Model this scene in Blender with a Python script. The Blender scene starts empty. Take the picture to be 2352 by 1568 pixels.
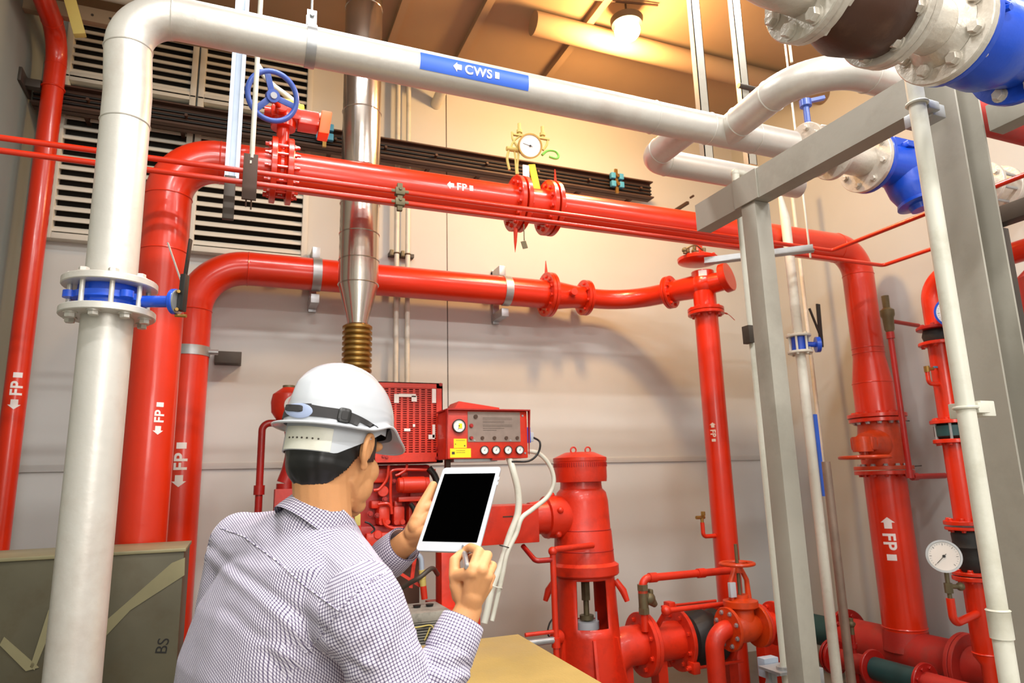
import bpy, bmesh, math, random
from mathutils import Vector, Matrix, Quaternion, noise
random.seed(7)
PI = math.pi
S = bpy.context.scene
COL = S.collection
V = Vector
# ------------------------------------------------------------------ camera
FPX = 1550.0
CZ = V((-196, 7600, -FPX)).normalized()
CY = V((-641, -334, -FPX)).normalized(); CY = (CY - CY.dot(CZ) * CZ).normalized()
CX = CY.cross(CZ)
CAM = V((0, 0, 1.68))
CR = Matrix((CX, CY, CZ))            # world from camera axes
cam = bpy.data.cameras.new('camera'); cam.sensor_width = 36; cam.lens = 36 * FPX / 2352
cam.clip_start = 0.05; cam.clip_end = 60
camo = bpy.data.objects.new('camera', cam); COL.objects.link(camo)
camo.matrix_world = Matrix.Translation(CAM) @ CR.to_4x4()
S.camera = camo
cam.dof.use_dof = True; cam.dof.focus_distance = 1.9; cam.dof.aperture_fstop = 7.0
def ray(px, py): return CR @ V(((px - 1176) / FPX, -(py - 784) / FPX, -1.0))
def Y(px, py, y):
    r = ray(px, py); return CAM + r * (y / r.y)
def X(px, py, x):
    r = ray(px, py); return CAM + r * (x / r.x)
def Zp(px, py, z):
    r = ray(px, py); return CAM + r * ((z - CAM.z) / r.z)
def D(px, py, d): return CAM + ray(px, py) * d
def depth(p): return -(CR.transposed() @ (V(p) - CAM)).z
def proj(p):
    q = CR.transposed() @ (V(p) - CAM); return (1176 - FPX * q.x / q.z, 784 + FPX * q.y / q.z)
# ------------------------------------------------------------------ materials
MATS = {}
def lin(c):
    return tuple((x / 255 / 12.92 if x / 255 <= .04045 else ((x / 255 + .055) / 1.055) ** 2.4) for x in c)
def mat(name, c, rough=.5, metal=0.0, var=.08, vscale=6.0, bump=0.0, bscale=60.0, coat=0.0, spec=.5, dirt=None, dscale=3.0, damt=.5):
    m = bpy.data.materials.new(name); m.use_nodes = True
    nt = m.node_tree; N = nt.nodes; L = nt.links
    b = N['Principled BSDF']
    b.inputs['Roughness'].default_value = rough; b.inputs['Metallic'].default_value = metal
    b.inputs['Coat Weight'].default_value = coat; b.inputs['Coat Roughness'].default_value = .12
    b.inputs['Specular IOR Level'].default_value = spec
    base = lin(c)
    tc = N.new('ShaderNodeTexCoord')
    geo = N.new('ShaderNodeNewGeometry')
    n1 = N.new('ShaderNodeTexNoise'); n1.inputs['Scale'].default_value = vscale; n1.inputs['Detail'].default_value = 5
    L.new(geo.outputs['Position'], n1.inputs['Vector'])
    r = N.new('ShaderNodeValToRGB')
    r.color_ramp.elements[0].position = .3; r.color_ramp.elements[1].position = .7
    r.color_ramp.elements[0].color = tuple(x * (1 - var) for x in base) + (1,)
    r.color_ramp.elements[1].color = tuple(min(1, x * (1 + var)) for x in base) + (1,)
    L.new(n1.outputs['Fac'], r.inputs['Fac'])
    out = r.outputs['Color']
    if dirt:
        n2 = N.new('ShaderNodeTexNoise'); n2.inputs['Scale'].default_value = dscale; n2.inputs['Detail'].default_value = 8
        n2.inputs['Roughness'].default_value = .65
        L.new(geo.outputs['Position'], n2.inputs['Vector'])
        r2 = N.new('ShaderNodeValToRGB'); r2.color_ramp.elements[0].position = .5; r2.color_ramp.elements[1].position = .72
        r2.color_ramp.elements[0].color = (0, 0, 0, 1); r2.color_ramp.elements[1].color = (damt,) * 3 + (1,)
        L.new(n2.outputs['Fac'], r2.inputs['Fac'])
        mx = N.new('ShaderNodeMixRGB'); mx.inputs[2].default_value = lin(dirt) + (1,)
        L.new(r2.outputs['Color'], mx.inputs[0]); L.new(out, mx.inputs[1]); out = mx.outputs[0]
    L.new(out, b.inputs['Base Color'])
    if bump:
        n3 = N.new('ShaderNodeTexNoise'); n3.inputs['Scale'].default_value = bscale; n3.inputs['Detail'].default_value = 3
        L.new(geo.outputs['Position'], n3.inputs['Vector'])
        bp = N.new('ShaderNodeBump'); bp.inputs['Strength'].default_value = bump; bp.inputs['Distance'].default_value = .01
        L.new(n3.outputs['Fac'], bp.inputs['Height']); L.new(bp.outputs[0], b.inputs['Normal'])
    MATS[name] = m
    return m
def emis(name, c, s):
    m = bpy.data.materials.new(name); m.use_nodes = True
    b = m.node_tree.nodes['Principled BSDF']; b.inputs['Base Color'].default_value = lin(c) + (1,)
    b.inputs['Emission Color'].default_value = lin(c) + (1,); b.inputs['Emission Strength'].default_value = s
    MATS[name] = m; return m
RED = mat('red_gloss_paint', (214, 44, 8), .3, 0, .10, 3, .08, 25, coat=.35, dirt=(150, 14, 6), dscale=1.5, damt=.3)
RED2 = mat('red_machine_paint', (210, 44, 14), .42, 0, .12, 5, .12, 40, coat=.15, dirt=(120, 22, 14), dscale=7, damt=.45)
REDD = mat('dark_red_paint', (165, 20, 12), .4, 0, .12, 5, .1, 40, coat=.2, dirt=(90, 22, 16), dscale=5, damt=.5)
DUSTRED = mat('dusty_red_paint', (172, 38, 28), .55, 0, .12, 5, .1, 40, dirt=(120, 70, 60), dscale=6, damt=.5)
ORANGE = mat('orange_valve_paint', (205, 62, 10), .4, 0, .12, 6, .12, 50, coat=.2, dirt=(120, 40, 14), dscale=8, damt=.5)
ORG2 = mat('bright_orange_cover', (240, 92, 16), .45)
SILV = mat('aluminium_paint', (206, 202, 194), .38, .35, .06, 4, .1, 30, dirt=(176, 160, 148), dscale=4, damt=.5)
SILV2 = mat('pale_flange_paint', (205, 198, 186), .32, .2, .06, 9, .2, 60, coat=.3, dirt=(158, 140, 122), dscale=9, damt=.5)
FRAMEP = mat('grey_frame_paint', (160, 155, 143), .5, .1, .07, 3, .06, 30, dirt=(120, 116, 104), dscale=3, damt=.5)
WALL = mat('painted_concrete', (200, 201, 197), .8, 0, .03, 1.2, .06, 12, spec=.2)
WALLR = mat('grey_painted_concrete', (184, 188, 186), .8, 0, .03, 1.2, .06, 12, spec=.2)
WALLG = mat('greenish_painted_concrete', (140, 146, 138), .8, 0, .05, 1.2, .06, 12, spec=.2)
CEIL = mat('ceiling_board', (152, 130, 104), .85, 0, .05, 2, .05, 20, spec=.2)
FLOOR = mat('grey_floor_screed', (120, 112, 102), .45, 0, .12, 3, .08, 15, dirt=(86, 78, 68), dscale=3, damt=.6)
BLUE = mat('blue_valve_paint', (16, 74, 196), .35, 0, .08, 8, .1, 50, coat=.3)
BLUEW = mat('blue_wheel_paint', (62, 92, 176), .35, 0, .06, 8, coat=.3)
BLUET = mat('blue_tape', (52, 100, 206), .45, 0, .04, 8)
CYAN = mat('pale_blue_plastic', (70, 150, 190), .5)
WHITE = mat('white_stencil_paint', (236, 226, 222), .6, 0, .02)
WPLAST = mat('white_plastic', (186, 189, 194), .22, 0, .01, coat=.4)
PVC = mat('white_conduit', (214, 212, 198), .4, 0, .03, 3, dirt=(170, 164, 140), dscale=9, damt=.4)
GPLAST = mat('grey_plastic', (186, 190, 196), .4, 0, .02)
STRIPG = mat('bluish_grey_plastic', (150, 162, 190), .3, 0, .02)
GALV = mat('galvanised_steel', (176, 178, 180), .38, .7, .1, 14, .05, 50)
GALVB = mat('blue_grey_galvanised', (176, 188, 204), .45, .35, .07, 14)
STEEL = mat('polished_stack_steel', (198, 188, 178), .2, .95, .06, 5, .12, 9)
STEELD = mat('dark_steel', (70, 62, 54), .5, .3, .15, 8)
BROWN = mat('brown_steel', (74, 50, 36), .6, .1, .15, 5)
BLACK = mat('black_paint', (24, 23, 22), .4, 0, .1, 9)
RUBBER = mat('black_rubber', (34, 32, 31), .55, 0, .15, 9, .1, 60)
RUBBERW = mat('dark_brown_rubber', (66, 38, 24), .38, 0, .2, 5, .1, 30, dirt=(110, 80, 60), dscale=12, damt=.4)
BRASS = mat('brass', (168, 132, 70), .35, .8, .1, 20)
BRONZE = mat('bronze_flex_metal', (150, 118, 62), .35, .75, .12, 20)
OLIVE = mat('dull_bronze', (108, 98, 72), .5, .4, .12, 20)
PROP = mat('worn_steel_prop', (142, 122, 108), .45, .4, .15, 12)
TEAL = mat('dark_teal_paint', (28, 66, 66), .45)
LOUVW = mat('cream_louvre_paint', (216, 212, 198), .5, 0, .04, 3)
DARKV = mat('dark_void', (26, 22, 16), .9)
SHEET = mat('dull_galvanised_sheet', (78, 73, 56), .42, .35, .22, 2.2, .1, 10, dirt=(70, 58, 34), dscale=7, damt=.5)
SHEETL = mat('light_galvanised_sheet', (134, 127, 96), .45, .3, .15, 4, .1, 10)
YELTOP = mat('yellow_rough_top', (160, 136, 76), .7, 0, .12, 4, .3, 120, dirt=(150, 132, 92), dscale=1.2, damt=.9)
YEL = mat('yellow_label', (246, 218, 20), .5)
YELM = mat('yellow_metal', (196, 176, 96), .6)
GREYPL = mat('brushed_grey_plate', (150, 132, 122), .4, .4, .08, 20)
DIAL = mat('white_dial', (238, 236, 232), .35, 0, .01)
GLASSB = mat('black_screen', (1, 1, 1), 1.0, spec=0, var=0)
BATT = mat('dusty_battery_case', (150, 144, 132), .7, 0, .2, 9, .1, 60, dirt=(70, 66, 58), dscale=14, damt=.6)
BATTD = mat('black_battery_side', (52, 50, 46), .7, 0, .2, 9, .1, 60, dirt=(130, 124, 108), dscale=9, damt=.5)
GREENW = mat('green_wire', (120, 200, 80), .5)
SKIN = mat('skin', (212, 152, 102), .5, 0, .06, 14, .05, 300, spec=.35)
b = SKIN.node_tree.nodes['Principled BSDF']; b.inputs['Subsurface Weight'].default_value = .12
b.inputs['Subsurface Radius'].default_value = (.012, .005, .003); b.inputs['Subsurface Scale'].default_value = 1
HAIR = mat('black_hair', (14, 12, 12), .38, 0, .3, 30)
TROUS = mat('dark_trousers', (40, 42, 52), .85)
SHOE = mat('black_leather', (20, 18, 18), .4)
WEBB = mat('black_webbing', (44, 42, 42), .75, 0, .1, 40)
SILVP = mat('silver_pen', (170, 170, 172), .3, .7, .02)
def shirt_mat():
    m = bpy.data.materials.new('checked_shirt_cloth'); m.use_nodes = True
    nt = m.node_tree; N = nt.nodes; L = nt.links; b = N['Principled BSDF']
    b.inputs['Roughness'].default_value = .85; b.inputs['Specular IOR Level'].default_value = .2
    uv = N.new('ShaderNodeUVMap'); uv.uv_map = 'UVMap'
    sep = N.new('ShaderNodeSeparateXYZ'); L.new(uv.outputs[0], sep.inputs[0])
    P = .0054
    fs = []
    for a in 'XY':
        d = N.new('ShaderNodeMath'); d.operation = 'DIVIDE'; d.inputs[1].default_value = P
        L.new(sep.outputs[a], d.inputs[0])
        fr = N.new('ShaderNodeMath'); fr.operation = 'FRACT'; L.new(d.outputs[0], fr.inputs[0])
        lt = N.new('ShaderNodeMath'); lt.operation = 'LESS_THAN'; lt.inputs[1].default_value = .34
        L.new(fr.outputs[0], lt.inputs[0]); fs.append(lt.outputs[0])
    ad = N.new('ShaderNodeMath'); ad.operation = 'ADD'; L.new(fs[0], ad.inputs[0]); L.new(fs[1], ad.inputs[1])
    r = N.new('ShaderNodeValToRGB'); r.color_ramp.interpolation = 'CONSTANT'
    e = r.color_ramp.elements; e[0].color = lin((216, 211, 222)) + (1,); e[1].position = .3; e[1].color = lin((134, 125, 148)) + (1,)
    e2 = e.new(.8); e2.color = lin((62, 54, 82)) + (1,)
    dv = N.new('ShaderNodeMath'); dv.operation = 'DIVIDE'; dv.inputs[1].default_value = 2.0; L.new(ad.outputs[0], dv.inputs[0])
    L.new(dv.outputs[0], r.inputs['Fac']); L.new(r.outputs['Color'], b.inputs['Base Color'])
    MATS['shirt'] = m; return m
SHIRT = shirt_mat()
# ------------------------------------------------------------------ object helpers
W = {}
def wloc(o): return W[o.name] if o else V((0, 0, 0))
def tag(o, label=None, cat=None, group=None, kind=None):
    if label: o['label'] = label
    if cat: o['category'] = cat
    if group: o['group'] = group
    if kind: o['kind'] = kind
    return o
def thing(name, label, cat, loc, group=None):
    o = bpy.data.objects.new(name, None); o.empty_display_size = .05; COL.objects.link(o)
    o.location = loc; W[o.name] = V(loc)
    return tag(o, label, cat, group)
def link_mesh(name, me, m, parent, world_origin=None):
    o = bpy.data.objects.new(name, me); COL.objects.link(o)
    wo = V(world_origin) if world_origin is not None else V((0, 0, 0))
    if parent: o.parent = parent; o.location = wo - wloc(parent)
    else: o.location = wo
    W[o.name] = wo
    if m: 
        me.materials.clear(); me.materials.append(m)
    return o
def frame(axis, ref=None):
    a = V(axis).normalized()
    r = V(ref) if ref is not None else (V((0, 0, 1)) if abs(a.z) < .9 else V((1, 0, 0)))
    u = (r - r.dot(a) * a).normalized(); v = a.cross(u)
    return u, v, a
def fillet(pts, R, n=10):
    pts = [V(p) for p in pts]; out = [pts[0]]
    for i in range(1, len(pts) - 1):
        p0, p, p1 = pts[i - 1], pts[i], pts[i + 1]
        a = (p0 - p); b = (p1 - p); la, lb = a.length, b.length; a.normalize(); b.normalize()
        ang = a.angle(b, PI)
        if ang > PI - .01: out.append(p); continue
        rr = R[i - 1] if isinstance(R, (list, tuple)) else R
        t = min(rr / math.tan(ang / 2), la * .49 if i > 1 else la * .98, lb * .49 if i < len(pts) - 2 else lb * .98)
        r = t * math.tan(ang / 2)
        c = p + (a + b).normalized() * (r / math.sin(ang / 2))
        s = p + a * t; e = p + b * t
        u = (s - c); w = (e - c); tot = u.angle(w)
        ax = u.cross(w).normalized()
        for k in range(n + 1):
            out.append(c + Quaternion(ax, tot * k / n) @ u)
    out.append(pts[-1])
    return out
def smoothpath(pts, n=8):
    pts = [V(p) for p in pts]; out = []
    P = [pts[0] * 2 - pts[1]] + pts + [pts[-1] * 2 - pts[-2]]
    for i in range(1, len(P) - 2):
        for k in range(n):
            t = k / n; p0, p1, p2, p3 = P[i - 1:i + 3]
            out.append(.5 * ((2 * p1) + (p2 - p0) * t + (2 * p0 - 5 * p1 + 4 * p2 - p3) * t * t + (3 * p1 - p0 - 3 * p2 + p3) * t ** 3))
    out.append(pts[-1]); return out
class MB:
    def __init__(s): s.bm = bmesh.new()
    def rings(s, rings, cap0=True, cap1=True, closed=False):
        bm = s.bm; vs = [[bm.verts.new(p) for p in r] for r in rings]
        n = len(vs[0]); m = len(vs)
        for i in range(m if closed else m - 1):
            a, b = vs[i], vs[(i + 1) % m]
            for k in range(n):
                try: bm.faces.new((a[k], a[(k + 1) % n], b[(k + 1) % n], b[k]))
                except ValueError: pass
        if not closed:
            if cap0: bm.faces.new(list(reversed(vs[0])))
            if cap1: bm.faces.new(vs[-1])
        return s
    def tube(s, pts, r, seg=20, cap=True, flat=1.0, ref=None):
        pts = [V(p) for p in pts]
        q = [pts[0]]
        for p in pts[1:]:
            if (p - q[-1]).length > 1e-5: q.append(p)
        pts = q; n = len(pts)
        rs = r if isinstance(r, (list, tuple)) else [r] * n
        if len(rs) != n: rs = [rs[min(int(i * len(rs) / n), len(rs) - 1)] for i in range(n)]
        T = []
        for i in range(n):
            a = pts[max(i - 1, 0)]; b = pts[min(i + 1, n - 1)]; T.append((b - a).normalized())
        u, v, _ = frame(T[0], ref)
        rings = []
        for i in range(n):
            if i > 0:
                q = T[i - 1].rotation_difference(T[i]); u = q @ u
                u = (u - u.dot(T[i]) * T[i]).normalized()
            v = T[i].cross(u)
            rings.append([pts[i] + (u * math.cos(2 * PI * k / seg) + v * math.sin(2 * PI * k / seg) * flat) * rs[i] for k in range(seg)])
        return s.rings(rings, cap, cap)
    def cyl(s, a, b, r, seg=24, r2=None, bev=0.0):
        a, b = V(a), V(b); r2 = r if r2 is None else r2
        if bev:
            d = (b - a).normalized() * bev
            return s.lathe([(0, r - bev), (bev, r), ((b - a).length - bev, r2), ((b - a).length, r2 - bev)], a, b - a, seg)
        return s.lathe([(0, r), ((b - a).length, r2)], a, b - a, seg)
    def lathe(s, prof, o, axis, seg=28, ref=None, closed=False, sx=1.0):
        u, v, a = frame(axis, ref); o = V(o)
        rings = [[o + a * t + (u * math.cos(2 * PI * k / seg) * sx + v * math.sin(2 * PI * k / seg)) * max(r, 1e-4) for k in range(seg)] for t, r in prof]
        return s.rings(rings, not closed, not closed, closed)
    def torus(s, c, axis, R, r, seg=32, sec=10):
        u, v, a = frame(axis); c = V(c); rings = []
        for k in range(seg):
            t = 2 * PI * k / seg; d = u * math.cos(t) + v * math.sin(t)
            rings.append([c + d * (R + r * math.cos(2 * PI * j / sec)) + a * r * math.sin(2 * PI * j / sec) for j in range(sec)])
        return s.rings(rings, closed=True)
    def sphere(s, c, r, seg=20, rn=12, sc=(1, 1, 1), axes=None):
        ax = axes or (V((1, 0, 0)), V((0, 1, 0)), V((0, 0, 1))); c = V(c); rings = []
        for i in range(rn + 1):
            t = PI * i / rn; st = max(math.sin(t), .001)
            rings.append([c + r * (ax[0] * sc[0] * st * math.cos(2 * PI * k / seg) + ax[1] * sc[1] * st * math.sin(2 * PI * k / seg) - ax[2] * sc[2] * math.cos(t)) for k in range(seg)])
        return s.rings(rings)
    def box(s, c, dims, axes=None, bev=0.0):
        ax = axes or (V((1, 0, 0)), V((0, 1, 0)), V((0, 0, 1))); c = V(c)
        M = Matrix((ax[0] * dims[0], ax[1] * dims[1], ax[2] * dims[2])).transposed().to_4x4(); M.translation = c
        r = bmesh.ops.create_cube(s.bm, size=1, matrix=M)
        if bev:
            es = set()
            for v in r['verts']: es.update(v.link_edges)
            bmesh.ops.bevel(s.bm, geom=list(es), offset=bev, segments=2, affect='EDGES', profile=.6)
        return s
    def boxab(s, a, b, bev=0.0):
        a, b = V(a), V(b)
        return s.box((a + b) / 2, [max(abs(x), 1e-4) for x in (b - a)], bev=bev)
    def bar(s, a, b, w, h, ref=None, bev=0.0):
        a, b = V(a), V(b); u, v, t = frame(b - a, ref)      # h along ref, w across
        return s.box((a + b) / 2, (h, w, (b - a).length), (u, v, t), bev)
    def poly(s, pts, n, t):
        n = V(n).normalized() * t
        a = [s.bm.verts.new(V(p)) for p in pts]; b = [s.bm.verts.new(V(p) + n) for p in pts]
        s.bm.faces.new(a); s.bm.faces.new(list(reversed(b)))
        k = len(a)
        for i in range(k): s.bm.faces.new((a[i], b[i], b[(i + 1) % k], a[(i + 1) % k]))
        return s
    def hexnut(s, c, axis, r, h):
        return s.lathe([(0, r), (h * .85, r), (h, r * .86)], c, axis, 6)
    def each(s, name, m, parent, angle=35):
        bm = s.bm; seen = set(); isl = []
        for v in bm.verts:
            if v in seen: continue
            st = [v]; seen.add(v); cur = []
            while st:
                a = st.pop(); cur.append(a)
                for e in a.link_edges:
                    b = e.other_vert(a)
                    if b not in seen: seen.add(b); st.append(b)
            isl.append(cur)
        out = []
        for cur in isl:
            nb = MB(); mp = {v: nb.bm.verts.new(v.co) for v in cur}; done = set()
            for v in cur:
                for f in v.link_faces:
                    if f not in done: done.add(f); nb.bm.faces.new([mp[q] for q in f.verts])
            out.append(nb.build(name, m, parent, angle=angle))
        bm.free(); return out
    def build(s, name, m, parent=None, label=None, angle=35, recalc=True):
        bm = s.bm
        if recalc: bmesh.ops.recalc_face_normals(bm, faces=bm.faces)
        if not bm.verts: bm.verts.new((0, 0, 0))
        lo = V([min(v.co[i] for v in bm.verts) for i in range(3)]); hi = V([max(v.co[i] for v in bm.verts) for i in range(3)])
        org = V(((lo.x + hi.x) / 2, (lo.y + hi.y) / 2, lo.z))
        bmesh.ops.translate(bm, verts=bm.verts, vec=-org)
        me = bpy.data.meshes.new(name); bm.to_mesh(me); bm.free()
        me.polygons.foreach_set('use_smooth', [True] * len(me.polygons)); me.set_sharp_from_angle(angle=math.radians(angle))
        o = link_mesh(name, me, m, parent, org)
        if label: o['label'] = label
        return o
def top(mb, name, m, label, cat, group=None, angle=35):
    return tag(mb.build(name, m, None, angle=angle), label, cat, group)
def struct(mb, name, m, label=None):
    return tag(mb.build(name, m), label, None, None, 'structure')
# bolts (shared meshes): hex head with washer and a shank
BM = {}
def bolt_mesh(r, style):
    k = (round(r, 4), style)
    if k not in BM:
        mb = MB()
        mb.lathe([(0, r * 1.45), (r * .25, r * 1.45)], (0, 0, 0), (0, 0, 1), 14)
        mb.hexnut((0, 0, r * .25), (0, 0, 1), r * 1.1, r * .95)
        if style == 'stud': mb.cyl((0, 0, r), (0, 0, r * 2.1), r * .6, 10)
        bmesh.ops.recalc_face_normals(mb.bm, faces=mb.bm.faces)
        me = bpy.data.meshes.new('bolt'); mb.bm.to_mesh(me); mb.bm.free()
        me.polygons.foreach_set('use_smooth', [True] * len(me.polygons)); me.set_sharp_from_angle(angle=.6)
        BM[k] = me
    return BM[k]
def put(me, name, m, parent, p, axis):
    key = me.name + m.name
    if key not in BM:
        c = me.copy(); c.materials.append(m); BM[key] = c
    o = bpy.data.objects.new(name, BM[key]); COL.objects.link(o); o.parent = parent
    o.location = V(p) - wloc(parent); o.rotation_mode = 'QUATERNION'
    o.rotation_quaternion = V((0, 0, 1)).rotation_difference(V(axis).normalized()); W[o.name] = V(p)
    return o
def bolts(parent, c, axis, Rb, n, r, m, style='bolt', ph=.5, both=None):
    u, v, a = frame(axis); c = V(c)
    for k in range(n):
        t = 2 * PI * (k + ph) / n; p = c + (u * math.cos(t) + v * math.sin(t)) * Rb
        put(bolt_mesh(r, style), 'bolt', m, parent, p, a)
        if both: put(bolt_mesh(r, 'stud'), 'bolt', m, parent, p - a * both, -a)
def flange(parent, c, axis, R, t, m, nb=8, br=.01, bm=None, name='flange', side=1, ph=.5, rf=.78):
    """one disc centred at c; bolts on its +axis side when side=1, -axis when -1"""
    a = V(axis).normalized(); c = V(c)
    MB().lathe([(-t / 2, R - .003), (-t / 2 + .003, R), (t / 2 - .003, R), (t / 2, R - .003)], c, a, 40).build(name, m, parent)
    if nb: bolts(parent, c + a * side * t / 2, a * side, R * rf, nb, br, bm or m, ph=ph)
def pipe(name, label, cat, pts, r, m, bend=.15, group=None, seg=28, welds=True, n=10, parent=None):
    path = fillet(pts, bend, n) if bend else [V(p) for p in pts]
    mb = MB().tube(path, r, seg)
    o = mb.build(name, m, parent) if parent else top(mb, name, m, label, cat, group)
    if welds:
        for i in range(1, len(pts) - 1):
            p = V(pts[i]); d0 = (V(pts[i - 1]) - p); d1 = (V(pts[i + 1]) - p)
            ang = d0.angle(d1, PI)
            if ang > PI - .05: continue
            t = (bend if not isinstance(bend, (list, tuple)) else bend[i - 1]) / math.tan(ang / 2)
            for d in (d0, d1):
                if d.length > t * 1.02 + r * .3:
                    MB().torus(p + d.normalized() * t, d, r, r * .035, 36, 6).build('weld_seam', m, o)
    return o
def marking(parent, c, u, r, text, h, m=None, arrow=True, n=None, name='flow_marking', square=True, gap=.35):
    """stencil text wrapped on a pipe: c on the axis, u reading direction"""
    m = m or WHITE
    c = V(c); u = V(u).normalized(); nn = V(n) if n is not None else CAM - c
    nn = (nn - nn.dot(u) * u).normalized(); v = nn.cross(u)
    bm = bmesh.new(); x = 0.0
    def addpoly(pts):
        bm.faces.new([bm.verts.new((p[0], p[1], 0)) for p in pts])
    if arrow:
        addpoly([(0, h / 2), (h * .45, h * 1.05), (h * .45, h * .8), (h * .95, h * .8), (h * .95, h * .2), (h * .45, h * .2), (h * .45, -h * .05)]); x = h * .95 + h * gap
    if text:
        cu = bpy.data.curves.new('t', 'FONT'); cu.body = text; cu.size = h * 1.38; cu.offset = h * .035; cu.space_character = 1.08
        to = bpy.data.objects.new('t', cu); COL.objects.link(to)
        bpy.context.view_layer.update()
        me = bpy.data.meshes.new_from_object(to.evaluated_get(bpy.context.evaluated_depsgraph_get()))
        w = max(q.co.x for q in me.vertices)
        for q in me.vertices: q.co.x += x
        bm.from_mesh(me); bpy.data.objects.remove(to); bpy.data.meshes.remove(me); x += w + h * gap
    if square: addpoly([(x, h * .1), (x + h * .5, h * .1), (x + h * .5, h * .85), (x, h * .85)]); x += h * .5
    bmesh.ops.triangulate(bm, faces=bm.faces)
    for _ in range(3):
        es = [e for e in bm.edges if e.calc_length() > r * .16]
        if es: bmesh.ops.subdivide_edges(bm, edges=es, cuts=1); bmesh.ops.triangulate(bm, faces=bm.faces)
    for q in bm.verts:
        a = (q.co.y - h / 2) / r
        q.co = c + u * (q.co.x - x / 2) + (nn * math.cos(a) + v * math.sin(a)) * (r + .0012)
    mb = MB(); mb.bm.free(); mb.bm = bm
    return mb.build(name, m, parent, recalc=False)
def band(parent, c, u, r, L, a0, a1, m, name='label_band', n=None, off=.0006):
    c = V(c); u = V(u).normalized(); nn = V(n) if n is not None else CAM - c
    nn = (nn - nn.dot(u) * u).normalized(); v = nn.cross(u); mb = MB()
    K = 24; rows = []
    for s in (-.5, .5):
        rows.append([mb.bm.verts.new(c + u * s * L + (nn * math.cos(a0 + (a1 - a0) * k / K) + v * math.sin(a0 + (a1 - a0) * k / K)) * (r + off)) for k in range(K + 1)])
    for k in range(K): mb.bm.faces.new((rows[0][k], rows[0][k + 1], rows[1][k + 1], rows[1][k]))
    return mb.build(name, m, parent, recalc=False)
def flattext(parent, c, u, v, text, h, m, name='lettering', off=.0):
    u = V(u).normalized(); v = V(v).normalized(); c = V(c) + u.cross(v) * off
    cu = bpy.data.curves.new('t', 'FONT'); cu.body = text; cu.size = h * 1.38; cu.align_x = 'CENTER'
    to = bpy.data.objects.new('t', cu); COL.objects.link(to); bpy.context.view_layer.update()
    me = bpy.data.meshes.new_from_object(to.evaluated_get(bpy.context.evaluated_depsgraph_get()))
    bm = bmesh.new(); bm.from_mesh(me); bpy.data.objects.remove(to); bpy.data.meshes.remove(me)
    for q in bm.verts: q.co = c + u * q.co.x + v * (q.co.y - h / 2)
    mb = MB(); mb.bm.free(); mb.bm = bm
    return mb.build(name, m, parent, recalc=False)
UX, UY, UZ = V((1, 0, 0)), V((0, 1, 0)), V((0, 0, 1))
def gauge(name, label, c, n, R, thing_parent=None, group=None, needle=2.2, casem=None, body=.03, marks=True, labelcat='pressure gauge'):
    """round dial gauge facing n"""
    n = V(n).normalized(); c = V(c); casem = casem or GALV
    t = thing_parent or thing(name, label, labelcat, c, group)
    u, v, a = frame(n)   # u up
    MB().lathe([(-body, R * .96), (-.004, R), (.004, R), (.004, R * .88), (-.002, R * .86)], c, n, 40).build('gauge_case' if thing_parent is None else 'gauge', casem, t)
    MB().lathe([(-.004, R * .87), (-.0015, R * .87)], c, n, 36).build('dial', DIAL, t)
    right = u.cross(n)
    mk = MB()
    if marks:
        for k in range(25):
            th = math.radians(225 - 270 * k / 24); d = right * math.cos(th) + u * math.sin(th); big = k % 4 == 0
            mk.bar(c + d * R * (.66 if big else .72), c + d * R * .79, R * (.025 if big else .012), .0006, ref=n)
    d = right * math.cos(needle) + u * math.sin(needle)
    mk.bar(c - d * R * .2 + n * .001, c + d * R * .62 + n * .001, R * .035, .001, ref=n)
    mk.cyl(c, c + n * .003, R * .09, 14)
    mk.build('pointer', BLACK, t)
    return t
# ================================================================== ROOM
YW, XR, XL = 5.6, 5.05, -1.50
ZC = 5.35
mb = MB().boxab((XL - .2, -2.6, -.1), (XR + 2.2, YW + .2, 0)); struct(mb, 'floor', FLOOR)
mb = MB().boxab((XL - .2, YW, 0), (XR + .2, YW + .2, ZC))
struct(mb, 'wall_back', WALL)
struct(MB().boxab((XR, -2.6, 0), (XR + .2, YW, ZC)), 'wall_right', WALLR)
struct(MB().boxab((XL - .2, -2.6, 0), (XL, YW, ZC)), 'wall_left', WALLG)
struct(MB().boxab((XL, -2.8, 0), (XR, -2.6, ZC)), 'wall_front', WALL)
struct(MB().boxab((XL - .2, -2.8, ZC), (XR + .2, YW + .2, ZC + .15)), 'ceiling', CEIL)
# joints of the wall panels and the low ledge along them
for i, px in enumerate((1027,)):
    p = Y(px, 600, YW)
    struct(MB().boxab((p.x - .004, YW - .002, 0), (p.x + .004, YW + .01, ZC)), 'trim_%d' % (i + 1), STEELD)
z = Y(1000, 1062, YW).z
struct(MB().box(((XL + XR) / 2, YW - .006, z), (XR - XL, .012, .05), bev=.005), 'trim_3', WALL)
# ceiling joists near the back
for i, px in enumerate((900, 1060, 1260)):
    x = Y(px, 100, 5.0).x
    struct(MB().boxab((x - .03, 1.0, ZC - .06), (x + .03, YW, ZC)), 'trim_%d' % (4 + i), CEIL)
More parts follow.
